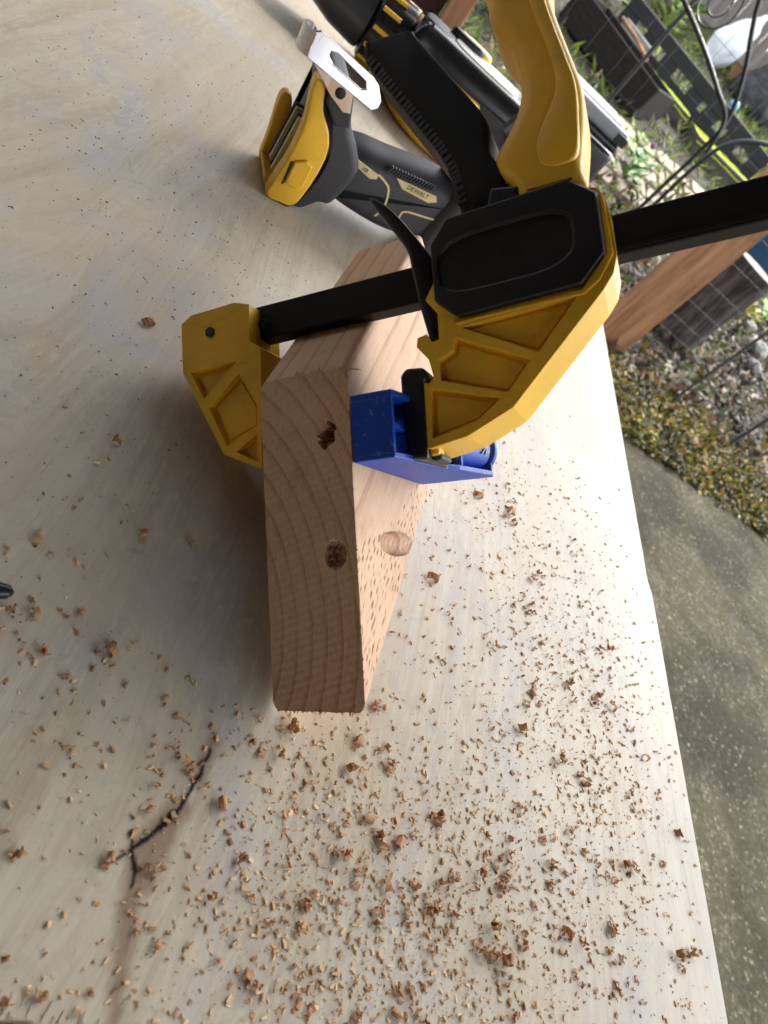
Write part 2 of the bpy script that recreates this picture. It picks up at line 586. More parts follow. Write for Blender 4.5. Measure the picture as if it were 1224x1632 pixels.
def chip_mat():
    N = NT('wood_chip')
    oi = N.n('ShaderNodeObjectInfo')
    f = N.noise(N.mp((300, 300, 900)), 1.0, 4, 0.6)
    c1 = N.ramp(oi.outputs['Random'], [(0, (.54, .26, .11)), (.35, (.68, .37, .18)), (.7, (.76, .47, .25)), (1, (.84, .62, .40))])
    c = N.mix(0.45, c1, N.ramp(f, [(0.3, (.40, .19, .08)), (0.7, (.82, .58, .34))]))
    N.set(c, 0.7, spec=0.2)
    N.bump(f, 0.5, 0.0006)
    tr = N.n('ShaderNodeBsdfTranslucent')
    N.l(c, tr.inputs['Color'])
    mx = N.n('ShaderNodeMixShader')
    mx.inputs[0].default_value = 0.38
    N.l(N.b.outputs[0], mx.inputs[1])
    N.l(tr.outputs[0], mx.inputs[2])
    N.l(mx.outputs[0], N.t.nodes['Material Output'].inputs['Surface'])
    return N.m
M_chip = chip_mat()
M_dust = attr_mat('sawdust', 0.75, 0.35)

# ------------------------------------------------------------------ the setting
def sheet(name, x0, x1, y0, y1, z, mat, nx=2, ny=2, zf=None):
    v, f = [], []
    for j in range(ny + 1):
        for i in range(nx + 1):
            x, y = x0 + (x1 - x0) * i / nx, y0 + (y1 - y0) * j / ny
            v.append((x, y, z + (zf(x, y) if zf else 0)))
    for j in range(ny):
        for i in range(nx):
            a = j * (nx + 1) + i
            f.append((a, a + 1, a + nx + 2, a + nx + 1))
    o = mesh(name, v, f, mat, mm=False, smooth=True)
    if o.data.polygons[0].normal.z < 0:
        o.data.flip_normals()
    return tag(o, kind='structure')

GZ = -0.90
def terr(x, y):
    return GZ + (0.15 * min(max(0.0, y - 3.5), 12.0))
M_soil = simple('garden_soil', [(0.3, (.018, .014, .011)), (0.6, (.05, .040, .030)), (0.8, (.10, .085, .065))], (22, 22, 22), 0.9, 0.8, 0.02,
                second=((1.3, 1.3, 1.3), (.05, .062, .02), .48, .62))
def bumpy(x, y):
    return (0.15 * min(max(0.0, y - 3.5), 12.0)) + 0.025 * mnoise.noise(Vector((x * 2.2, y * 2.2, 0)))
sheet('ground', -30, 40, 2.40, 70, GZ - 0.03, M_soil, 140, 130, bumpy)
def concrete():
    N = NT('mossy_concrete')
    f = N.noise(N.mp((60, 60, 60)), 1.0, 8, 0.75)
    m = N.noise(N.mp((15, 15, 15), loc=(2, 7, 0)), 1.0, 6, 0.7)
    b = N.noise(N.mp((2.2, 2.2, 2.2)), 1.0, 5, 0.6)
    g = N.noise(N.mp((5, 5, 5), loc=(4, 4, 0)), 1.0, 5, 0.65)
    c = N.ramp(f, [(0.34, (.014, .013, .010)), (0.5, (.070, .063, .045)), (0.66, (.17, .155, .12))])
    c = N.mix(N.ramp(m, [(0.42, (0, 0, 0)), (0.60, (.85, .85, .85))]), c, (.045, .043, .020))
    c = N.mix(N.ramp(g, [(0.45, (0, 0, 0)), (0.62, (.6, .6, .6))]), c, (.055, .046, .030))
    c = N.mix(N.ramp(b, [(0.42, (0, 0, 0)), (0.60, (.7, .7, .7))]), c, (.018, .017, .012))
    sp = N.noise(N.mp((75, 75, 75)), 1.0, 2, 0.5)
    c = N.mix(N.ramp(sp, [(0.64, (0, 0, 0)), (0.69, (.7, .7, .7))]), c, (.20, .18, .135))
    N.set(c, 0.92, spec=0.08)
    N.bump(N.math('ADD', f, m), 0.8, 0.008)
    return N.m
M_conc = concrete()
slab_edge = []
def slab():
    n = 90
    top, v, f = [], [], []
    xs = np.linspace(-6, 9, n + 1)
    for x in xs:
        e = 2.50 + 0.07 * (x - 1.8) / 1.0 * 1.0 * 0.9 + 0.03 * mnoise.noise(Vector((x * 5, 1, 0))) + 0.012 * mnoise.noise(Vector((x * 19, 4, 0)))
        slab_edge.append((x, e))
    for x, e in slab_edge:
        v += [(x, -3.5, GZ), (x, e, GZ), (x, e + .012, GZ - .12)]
    for i in range(n):
        a = 3 * i
        f += [(a, a + 3, a + 4, a + 1), (a + 1, a + 4, a + 5, a + 2)]
    o = mesh('concrete_slab', v, f, M_conc, mm=False)
    return tag(o, kind='structure')
slab()

# unseen roof and walls, added to keep sun and most sky off the bench
M_roofw = simple('shade_roof_boards', [(0.3, (.05, .042, .035)), (0.7, (.10, .085, .07))], (3, 60, 3), 0.8)
M_wallp = simple('shade_wall_paint', [(0.3, (.30, .24, .19)), (0.7, (.38, .31, .25))], (6, 6, 6), 0.85)
box('unseen_shade_roof', -4.2, 1.76, -2.2, 1.85, 1.42, 1.50, M_roofw, bev=0, mm=False)
tag(bpy.data.objects['unseen_shade_roof'], kind='structure')
box('unseen_shade_wall', -4.2, 1.0, -2.25, -2.1, GZ, 1.42, M_wallp, bev=0, mm=False)  # unseen wall behind the camera, added to block light
tag(bpy.data.objects['unseen_shade_wall'], kind='structure')
box('side_wall', -4.25, -4.1, -2.1, 2.05, GZ, 1.42, M_wallp, bev=0, mm=False)  # unseen wall, added to close off light from the left
tag(bpy.data.objects['side_wall'], kind='structure')

# ------------------------------------------------------------------ work table
T = empty('work_table', Matrix.Identity(4), 'pale stained plywood worktop scattered with wood chips', 'table')
def tabletop():
    # outline with a slightly worn near edge and one step in the right edge
    x0, x1, y1 = -2100, 341, 1233
    out = [(x0, y1), (x0, 7)]
    xx = x0
    while xx < x1 - 8:
        xx += 55 if xx < -60 else 3.2
        if xx < x1 - 2:
            out.append((xx, 7.2 + 1.6 * mnoise.noise(Vector((xx * .05, 0, 0))) + (random.random() * .9 if -60 < xx < 120 else 0)))
    out += [(x1, 9)]
    yy = 9
    while yy < y1 - 12:
        yy += 9
        stp = 0 if yy < 305 else (-2.6 if yy > 316 else -2.6 * (yy - 305) / 11)
        out.append((x1 + stp + .35 * mnoise.noise(Vector((0, yy * .06, 3))), yy))
    out.append((x1 - 2.6, y1))
    v, f = prism_vf(out, -18, 0)
    o = mesh('tabletop', v, f, None, T)
    o.data.materials.append(M_table)
    o.data.materials.append(M_ply)
    for p in o.data.polygons:
        p.material_index = 0 if abs(p.normal.z) > .9 else 1
    bevel(o, .7, 2, 60)
    return o
tt = tabletop()
for (lx, ly) in ((-1900, 150), (150, 150), (-1900, 1080), (150, 1080)):
    box('table_leg', lx - 45, lx + 45, ly - 45, ly + 45, GZ * 1000, -18.5, M_lumber, T, 2)
for i in range(44):
    x = random.choice((random.gauss(38, 3), random.gauss(54, 6)))
    y = 7.0 + random.uniform(0, 4)
    l = random.uniform(1.0, 3.2)
    hh = random.uniform(.1, .35)
    mesh('edge_splinter', [(x, y + l, -.1), (x + .35, y + l, -.1), (x + random.uniform(-.6, .6), y - l * .4, hh), (x + .2, y + l, .25)],
         [(0, 1, 2), (1, 3, 2), (0, 2, 3), (0, 3, 1)], M_fray, tt)

# ------------------------------------------------------------------ frames of the clamped block
psi, tau = math.radians(6.61), math.radians(34.72)
e3 = Vector((math.sin(psi), math.cos(psi), 0))
hx = Vector((-math.cos(psi), math.sin(psi), 0))
zz = Vector((0, 0, 1))
ew = math.cos(tau) * hx + math.sin(tau) * zz
eb = -math.sin(tau) * hx + math.cos(tau) * zz
B0 = Vector((.08546, .10863, 0.0004))
uu = (e3 - ew) / math.sqrt(2)
ea = -(e3 + ew) / math.sqrt(2)
def frame(x, y, z, o):
    m = Matrix((x, y, z)).transposed().to_4x4()
    m.translation = o
    return m
MB = frame(e3, ew, eb, B0)          # s, w, t of the board
MC = frame(eb, -ea, -uu, B0)        # clamp / jig frame: t, height on the mitre, towards the camera

# ------------------------------------------------------------------ board
def board():
    W, TH, L, rr = 89.0, 38.0, 232.0, 3.0
    top = [(w_, TH) for w_ in np.arange(rr, W - rr + .01, .5)]
    def arc(cw, ct, a0, a1, n=6):
        return [(cw + rr * math.cos(a0 + (a1 - a0) * i / n), ct + rr * math.sin(a0 + (a1 - a0) * i / n)) for i in range(n + 1)]
    sec = list(top)
    sec += arc(W - rr, TH - rr, math.pi / 2, 0)[1:]
    sec += [(W, t_) for t_ in np.arange(TH - rr - 2, rr, -2)]
    sec += arc(W - rr, rr, 0, -math.pi / 2)
    sec += [(w_, 0) for w_ in np.arange(W - rr - 6, rr, -6)]
    sec += arc(rr, rr, -math.pi / 2, -math.pi)
    sec += [(0, t_) for t_ in np.arange(rr + 2, TH - rr, 2)]
    sec += arc(rr, TH - rr, math.pi, math.pi / 2)[:-1]
    nj = 380
    ntop = len(top)
    S = np.array(sec)
    q = np.linspace(0, 1, nj + 1)
    s = S[:, 0][:, None] + q[None, :] * (L - S[:, 0][:, None])
    wv = np.repeat(S[:, 0][:, None], nj + 1, 1)
    tv = np.repeat(S[:, 1][:, None], nj + 1, 1)
    # dents of the incised face
    h = np.zeros_like(s)
    r2 = np.random.default_rng(3)
    row = 0
    for w0 in np.arange(2.6, 47, 2.7):
        row += 1
        for s0 in np.arange(-2 + (row % 3) * 1.7, 200, 5.2):
            if w0 > 36 - .12 * s0 + 8 * math.sin(s0 * .05) + r2.normal(0, 2):
                continue
            if r2.random() < .16:
                continue
            cs, cw = s0 + r2.normal(0, 1.0), w0 + r2.normal(0, .42)
            a, b = r2.uniform(.9, 1.5), r2.uniform(.30, .42)
            sk = r2.normal(.05, .10)
            idx = np.where(abs(S[:ntop, 0] - cw) < 1.6)[0]
            if not len(idx):
                continue
            ds = s[idx] - cs
            dw = wv[idx] - cw - sk * ds
            h[idx] -= r2.uniform(.2, .75) * np.exp(-(ds / a) ** 4 - (dw / b) ** 2)
    # pocket hole B: a 9.5 mm bore at 15 degrees, entering at u=38.5 on a=-60.5
    us = (s - wv) / math.sqrt(2)
    av = -(s + wv) / math.sqrt(2)
    rad = 5.0
    da = av + 60.8
    axd = (40.0 - us) * math.tan(math.radians(15.5))       # depth of the axis under the face
    bot = np.where(abs(da) < rad, axd + np.sqrt(np.maximum(rad ** 2 - da ** 2, 0)) / math.cos(math.radians(15.5)), 0)
    topd = np.where(abs(da) < rad, axd - np.sqrt(np.maximum(rad ** 2 - da ** 2, 0)) / math.cos(math.radians(15.5)), 99)
    inside = (abs(da) < rad) & (topd < 0) & (bot > 0)
    rip = .07 * np.sin(us * 1.9 + da * .5) + .05 * np.sin(us * 4.3)
    dep = np.where(inside, -np.minimum(bot + rip, 9.5), 0)
    h = np.where(inside, dep, h)
    tv[:ntop] += h[:ntop]
    h_n = r2.normal(0, .02, s.shape)
    tv += h_n
    # slightly ragged saw edge at the mitre
    s[:, 0] += r2.normal(0, .18, len(sec))
    v = np.stack([s.ravel(), wv.ravel(), tv.ravel()], 1)
    n1 = nj + 1
    f = []
    m = len(sec)
    for i in range(m):
        k = (i + 1) % m
        for j in range(nj):
            f.append((i * n1 + j, k * n1 + j, k * n1 + j + 1, i * n1 + j + 1))
    f.append(tuple(i * n1 + nj for i in range(m)))
    v = [tuple(p) for p in v]
    # the mitred end as its own relief: saw marks and two drill break-outs
    base = len(v)
    gw, gt = np.linspace(0, W, 200), np.linspace(0, TH, 84)
    for w_ in gw:
        for t_ in gt:
            w2, t2 = w_, t_
            cw = min(max(w2, rr), W - rr)
            ct = min(max(t2, rr), TH - rr)
            d = math.hypot(w2 - cw, t2 - ct)
            if d > rr:
                w2, t2 = cw + (w2 - cw) * rr / d, ct + (t2 - ct) * rr / d
            a_ = -math.sqrt(2) * w2
            dep = .05 * math.sin(a_ * 2.1 + t2 * .6) + .05 * mnoise.noise(Vector((a_ * .6, t2 * .6, 0)))
            # clean torn hole
            p = Vector((a_ * .35, t2 * .35, 5))
            dx, dy = (t2 - 28.2) / 3.4, (a_ + 101 + .25 * (t2 - 28)) / 4.2
            d1 = math.hypot(dx, dy) + .38 * mnoise.noise(p) + .25 * mnoise.noise(p * 3)
            if d1 < 1.0:
                dep += min(1, (1.0 - d1) * 4.5) * 24
            # filled break-out
            dx, dy = (t2 - 29.2) / 4.6, (a_ + 56.6) / 5.6
            d2 = math.hypot(dx, dy) + .12 * mnoise.noise(p * 2)
            if d2 < 1.0:
                dep += min(1, (1.0 - d2) * 6) * (2.6 + 1.2 * mnoise.noise(Vector((a_ * .9, t2 * .9, 2))) + .7 * math.sin(a_ * 2.2))
            ed = min(w2, W - w2, t2, TH - t2)
            if ed > .3:
                s_ = w2 + dep / math.sqrt(2)
                wq = w2 - dep / math.sqrt(2)
            else:
                s_, wq = w2 + .02, w2
            v.append((s_, wq, t2))
    for i in range(len(gw) - 1):
        for j in range(len(gt) - 1):
            a = base + i * len(gt) + j
            f.append((a, a + 1, a + len(gt) + 1, a + len(gt)))
    me = bpy.data.meshes.new('wood_block')
    me.from_pydata([(a * MM, b * MM, c * MM) for a, b, c in v], [], f)
    me.validate()
    me.update()
    o = link('wood_block', me, M_lumber, None, MB)
    bm = bmesh.new()
    bm.from_mesh(me)
    bmesh.ops.recalc_face_normals(bm, faces=bm.faces)
    bm.to_mesh(me)
    bm.free()
    tag(o, 'mitred offcut of fir lumber with pocket holes, gripped by the clamp', 'wood block')
    return o
wb = board()
# torn fibres along the sawn rims
def splinter(p, q, wd, parent, mat=M_lumber):
    p, q = Vector(p), Vector(q)
    d = (q - p)
    s_ = d.cross(Vector((random.uniform(-1, 1), random.uniform(-1, 1), random.uniform(-1, 1)))).normalized() * wd
    u_ = d.cross(s_).normalized() * wd * .5
    mid = p + d * .55 + u_ * random.uniform(0, 2.5)
    v = [p - s_, p + s_, mid + s_ * .7 + u_, mid - s_ * .7 + u_, q]
    mesh('splinter', [tuple(a) for a in v], [(0, 1, 2, 3), (3, 2, 4), (0, 3, 4), (1, 0, 4), (2, 1, 4)], mat, parent)
for i in range(34):                 # top rim (between end and upper edge face)
    t = random.uniform(14, 35)
    splinter((88.4, 88.4, t), (88.4 + random.uniform(-1, 5), 89.2 + random.uniform(.2, 1.6), t + random.uniform(-3.5, 3.5)), random.uniform(.10, .3), wb)
splinter((89, 88, 38), (88.5, 86.5, 43.5), .45, wb)
for i in range(30):                 # right rim near the top
    w_ = 88 - abs(random.gauss(0, 6))
    splinter((w_, w_, 37.9), (w_ + random.uniform(-1, 3.5), w_ + random.uniform(0, 3), 38.4 + random.uniform(0, 1.4)), random.uniform(.08, .2), wb)
for i in range(30):                 # bottom rim
    t = random.uniform(4, 36)
    splinter((.3, .3, t), (-.4 + random.uniform(-.9, .1), -.3 + random.uniform(-.8, .2), t + random.uniform(-1, 1)), random.uniform(.15, .45), wb)
for i in range(26):                 # right rim, whole height
    w_ = random.uniform(1, 88)
    splinter((w_, w_, 37.7), (w_ - random.uniform(-.2, .5), w_ + random.uniform(-.2, .4), 38.2 + random.uniform(.1, .7)), random.uniform(.12, .4), wb)

M_redf = simple('reddish_torn_fibre', [(0.3, (.26, .10, .06)), (0.7, (.46, .22, .13))], (300, 300, 300), 0.8)
for i in range(22):                 # torn fibres left in the filled break-out
    a_, t_ = random.gauss(0, 2.0), random.gauss(0, 1.6)
    w_ = 40 + a_ / 1.41
    dp = random.uniform(.6, 2.2)
    splinter((w_ + dp, w_ - dp, 29.2 + t_), (w_ + dp - random.uniform(.2, 2.2), w_ - dp + random.uniform(-.8, 2.4), 29.2 + t_ + random.uniform(-1.5, 1.5)), random.uniform(.2, .5), wb, M_redf)
for i in range(12):                 # raised fibres round the clean hole
    q = random.uniform(0, 6.28)
    w_ = 71.4 + math.sin(q) * 2.6
    t_ = 28.2 + math.cos(q) * 3.0
    splinter((w_ + .1, w_ - .1, t_), (w_ - .5, w_ + .7, t_ - math.cos(q) * random.uniform(.5, 1.8)), random.uniform(.12, .3), wb, M_redf)

# ------------------------------------------------------------------ pocket-hole jig (blue)
J = empty('pocket_hole_jig', MC, 'blue plastic pocket hole jig clamped on the wood block', 'drilling jig')
def jig():
    y0, y1 = 89.4, 114.6
    t0 = 38.3
    U = 76.0
    slope = (72.5 - 54.8) / U
    def tt_(u): return 54.8 + slope * u
    # side walls as wedge plates (profile in u,t -> x=t, z=-u)
    def plate(name, ya, yb, prof):
        n = len(prof)
        v = [(t, ya, -u) for u, t in prof] + [(t, yb, -u) for u, t in prof]
        f = [tuple(range(n)), tuple(range(n, 2 * n))[::-1]] + [(i, (i + 1) % n, n + (i + 1) % n, n + i) for i in range(n)]
        o = mesh(name, v, f, M_blue, J)
        bevel(o, .5, 2)
        return o
    prof = [(0.2, t0), (U - 2, t0 + .4), (U, tt_(U)), (U - 4, tt_(U) + .6), (46, tt_(46)), (40, tt_(40) - 1.8), (16, tt_(16) - 2.0), (12, tt_(12)), (0.2, tt_(0))]
    plate('side_wall', y0, y0 + 2.4, prof)
    plate('side_wall', y1 - 2.4, y1, prof)
    def slab_(name, ua, ub, ta, tb, ya=y0 + 2.4, yb=y1 - 2.4, shear=0):
        v = [(ta, ya, -ua), (tb, ya, -ua - shear), (tb, yb, -ua - shear), (ta, yb, -ua), (ta, ya, -ub), (tb, ya, -ub - shear), (tb, yb, -ub - shear), (ta, yb, -ub)]
        f = [(0, 1, 2, 3), (7, 6, 5, 4), (0, 4, 5, 1), (1, 5, 6, 2), (2, 6, 7, 3), (3, 7, 4, 0)]
        o = mesh(name, v, f, M_blue, J)
        bevel(o, .4, 2)
        return o
    slab_('front_wall', 0.2, 2.6, t0, tt_(0))
    slab_('base_plate', 2.6, U - 2.4, t0, t0 + 5)
    slab_('end_wall', U - 2.4, U, t0, tt_(U))
    slab_('cross_rib', 48, 50.2, t0 + 5, tt_(48))
    slab_('centre_rib', 2.6, 17, t0 + 5, tt_(6) - 1.5, 100.8, 103.2)
    # guide sleeve, 15 degrees
    a = math.radians(13.2)
    cx, cz = tt_(60) - 8.2, -60
    ax = Vector((math.sin(a), 0, -math.cos(a)))
    def at(d): return Vector((cx, 102, cz)) + ax * d
    r0 = 9.6
    tube('guide_sleeve', [tuple(at(d)) for d in (-12, -10, 14)], [r0, r0, r0], M_blue, J, 32)
    tube('sleeve_collar', [tuple(at(d)) for d in (15.6, 16.2, 18.6, 19.4)], [r0 + .6, r0 + 1.2, r0 + 1.2, r0 + .5], M_blue, J, 32)
    tube('steel_bushing', [tuple(at(d)) for d in (17, 20)], [5.6, 5.4], M_steel, J, 24)
    # embossed mark on the sleeve, wrapped round it; reads towards the camera's left
    upv = Vector((0, 1, 0))
    out = upv.cross(ax).normalized()
    if out.x < 0:
        out = -out
    def wrap(x, y, z):
        ang = y / r0
        p = at(1.5) - ax * x + (out * math.cos(ang) - upv * math.sin(ang)) * (r0 + .15 + z)
        return p
    def wrap2(x, y, z):
        # text baseline runs across the sleeve: x -> round it, y -> along it
        ang = x / r0
        p = at(1.6) + ax * y * -1 + (out * math.cos(ang) - upv * math.sin(ang)) * (r0 + .1 + z)
        return p
    text('embossed_mark', 'Kreg', 9.4, .45, M_bluetxt, J, Matrix.Identity(4), wrap)
jig()

# ------------------------------------------------------------------ bar clamp
K = empty('bar_clamp', MC, 'yellow and black trigger bar clamp holding the blue jig to the block', 'clamp')
ZC = -26.0
def clamp():
    n_, f_ = ZC + 13, ZC - 11
    jaw = [(-48.4, 164.6), (-43.1, 167.6), (-20, 168.4), (-12.4, 166), (-13, 150), (-7.6, 146), (-7.9, 131.3), (-9, 94.4), (-27.9, 103), (-48.2, 142.3)]
    o = prism('fixed_jaw', jaw, f_, n_, M_yel, K, 0)
    recs = [[(-44.0, 141.8), (-19.7, 142.4), (-37.4, 128.6)], [(-34.8, 124.6), (-18.9, 137.0), (-10.6, 122.5), (-10.9, 112.9), (-26.3, 106.4)], [(-21.6, 103.4), (-11, 109.2), (-11.2, 97.6)]]
    cut(o, recs, n_ - 3.2, n_ + 5)
    cut(o, recs, f_ - 5, f_ + 3.2)
    bevel(o, .7, 3)
    prism('jaw_web_step', [(-40.5, 139.8), (-24.5, 140.4), (-36.4, 131.4)], n_ - 3.4, n_ - 2.3, M_yel, o, .3)
    prism('jaw_web_step', [(-32.6, 124.4), (-19.2, 134.0), (-12.4, 121.8), (-12.6, 114.2), (-26.0, 109.4)], n_ - 3.4, n_ - 2.3, M_yel, o, .3)
    hexa = [(-32.8 + 2.6 * math.cos(q), 157.8 + 2.6 * math.sin(q)) for q in [math.pi / 3 * i + .5 for i in range(6)]]
    prism('hex_bolt', hexa, n_ - 1, n_ + .9, M_blkg, K, .4)
    prism('jaw_pad', [(-9.4, 94), (-.25, 92), (-.25, 128), (-9, 131)], ZC - 11, ZC + 11.5, M_blk, K, 1.2)
    # steel bar
    bar = [(-18, 153.4), (460, 156.2), (460, 171.6), (-18, 168.4)]
    b = prism('bar', bar, ZC - 4.5, ZC + 4.5, M_bar, K, .8)
    prism('bar_edge_rail', [(134, 154.9 + .6), (459, 157.4), (459, 158.6), (134, 157.0)], ZC + 4.2, ZC + 5.0, M_bar, b, .3)
    lathe('stop_pin', [(ZC + 3, 2.6), (ZC + 5.4, 2.6), (ZC + 6, 2.1)], M_bar, K, 'Z', 20, (-10.6, 159.4, 0))
    lathe('stop_pin_hole', [(ZC + 5.9, 1.2), (ZC + 6.15, 1.1)], M_blkg, K, 'Z', 16, (-10.6, 159.4, 0))
    # sliding jaw
    sj = [(66, 150), (72, 160), (78, 176), (122, 178.6), (130, 176.2), (132.6, 172.5), (134.2, 162.5), (134.6, 150.6), (133.0, 144.5), (129.4, 139.5), (95.8, 104.0), (78.6, 96.0),
          (64.3, 93.4), (61.8, 93.8), (62.8, 118.9), (65.1, 117.9), (67.3, 119.8), (65.8, 127.0), (61.3, 132.7), (61.9, 136.1), (65.6, 136.9), (67.5, 133.4), (70.3, 134.0), (70.4, 144)]
    s = prism('sliding_jaw', sj, ZC - 13, ZC + 13, M_yel, K, 0)
    r1 = [(79.5, 136.6), (120.5, 139.2), (106.2, 122.3)]
    r2 = [(76.6, 133.6), (103.2, 119.9), (94.4, 109.6), (70.0, 118.3), (69.7, 126), (75.2, 128.6)]
    r3 = [(65.6, 116.2), (91.4, 108.0), (83.0, 101.3), (65.1, 97.0)]
    cut(s, [r1, r2, r3], ZC + 9.6, ZC + 20)
    cut(s, [r1, r2, r3], ZC - 20, ZC - 9.6)
    bevel(s, .8, 3)
    def step(p): return [tuple(q) for q in inset(p, 1.5)]
    for p in (r1, r2, r3):
        prism('jaw_web_step', step(p), ZC + 9.2, ZC + 10.5, M_yel, s, .35)
    prism('face_rim', [(77, 139.2), (122.6, 141.2), (131.2, 151.6), (130.6, 174), (132.2, 172), (133.6, 151.0), (128.6, 143.0), (123.2, 139.2), (77.5, 137.8)], ZC + 12.6, ZC + 13.9, M_yel, s, .5)
    prism('rim_groove_bar', [(82, 138.0), (119, 139.9), (119.5, 138.8), (82.4, 137.0)], ZC + 12.6, ZC + 13.5, M_yel, s, .25)
    cov = [(70.2, 169.6), (76.8, 178.2), (120.9, 180.2), (129.8, 173.0), (130.6, 151.2), (122.6, 142.2), (78.7, 140.0), (70.4, 147.8)]
    c = prism('cover', cov, ZC - 16, ZC + 16, M_blk, K, 0)
    oval = []
    for i in range(28):
        q = 2 * math.pi * i / 28
        ca, sa = math.cos(q), math.sin(q)
        oval.append((97 + math.copysign(abs(ca) ** .55, ca) * 24.5, 160 + math.copysign(abs(sa) ** .6, sa) * 10.8 + ca * 1.2))
    cut(c, [oval], ZC + 14.6, ZC + 22)
    bevel(c, .9, 3)
    text('embossed_name', 'DEWALT', 8.4, .10, M_blk, c, Matrix.Translation((96, 160, ZC + 14.62)))
    tube('cover_trim', [(q[0], q[1], ZC + 14.2) for q in [(130.6, 151.2), (129.9, 173.2), (121, 180.4)]], .45, M_ltgrey, c, 8)
    # swivel pad on the sliding jaw
    prism('jaw_pad', [(54.2, 122.6), (56.6, 125.2), (63.6, 124.4), (65.4, 120.4), (63.4, 118.4), (63.2, 89.4), (55.5, 90.4), (54.4, 104.9)], ZC - 13, ZC + 14, M_blk, K, 1.4, 3)
    prism('pad_pin', [(63, 92), (66.4, 92.8), (67, 90.2), (64, 89.2)], ZC - 5, ZC + 8, M_rub, K, .8)
    prism('pad_clip', [(62, 94.5), (66.5, 95), (66.5, 91.6), (63, 91.2)], ZC + 3, ZC + 10, M_yel, K, .8)
    # pistol grip
    hd = [(92, 292), (97.3, 270.2), (97.8, 260.9), (99.1, 249.8), (105.3, 237.9), (107.4, 224.4), (106.2, 214.7), (101.6, 206.0), (96.3, 198.1), (97.4, 190.9), (102, 184.0), (104, 176), (126, 176),
          (126.3, 186.9), (128.6, 203.5), (128.8, 215.3), (126.5, 226.1), (121.7, 247.1), (120.3, 259.9), (121, 275), (124, 292), (110, 301)]
    pillow('handle', hd, ZC - 15, ZC + 15, 5.5, M_yel, K, 110, 5)
    gp = [(112.5, 256), (118.2, 229.8), (119.4, 214.6), (111.6, 197.5), (113.6, 187.6), (124.4, 187.6), (126.8, 203.5), (126.8, 215.3), (124.5, 226.1), (119.6, 248.1), (118.4, 259.9)]
    pillow('grip_panel', gp, ZC - 15.7, ZC + 15.7, 3.0, M_yelg, K, 70, 4, rx=1.0)
    # trigger lever with ribbed inner edge
    tr = [(47.4, 263.6), (48.6, 264.6), (66.0, 262.4), (67.6, 261.2), (69.4, 258), (81, 238), (94.0, 214.9), (94.4, 202.2), (98.6, 192.0), (98, 176), (82, 170), (81.6, 183.6), (80.1, 194.1), (75.5, 206.9), (61.7, 231.2), (51.9, 248.3), (46.5, 258.6)]
    t_ = pillow('trigger', tr, ZC - 12.5, ZC + 12.5, 2.2, M_mat, K, 110, 3)
    edge = resample([(46.9, 257), (51.9, 248.3), (61.7, 231.2), (75.5, 206.9), (80.1, 194.1), (81.6, 184)], 34, False)
    for i in range(1, len(edge) - 1):
        p, q = edge[i], edge[i + 1]
        d = (q - p) / np.linalg.norm(q - p)
        nn = np.array([-d[1], d[0]])
        if nn[0] > 0:
            nn = -nn
        a, b = p + d * .25, p + d * 1.75
        poly = [tuple(a + nn * .7), tuple(b + nn * .7), tuple(b - nn * 3.2), tuple(a - nn * 3.2)]
        prism('grip_rib', poly, ZC - 12.8, ZC + 12.75, M_rub, t_, .25, 1)
    # release lever
    lv = [(45.1, 196.6), (52.5, 184.2), (59.3, 172.3), (60.8, 163.8), (62.8, 150.8), (65.3, 138.9), (66.7, 134.7), (70.2, 134.4), (70.1, 140.1), (69.0, 149.6), (69.0, 164.3), (68.4, 168.3), (61.6, 179.6), (55.2, 188.9), (47.6, 197.1)]
    pillow('release_lever', lv, ZC - 11, ZC + 12, 1.2, M_blkg, K, 60, 3)
    prism('trigger_pivot', [(94, 186), (104, 184), (104, 178), (92, 178)], ZC - 14, ZC + 14.4, M_blk, K, 1)
clamp()

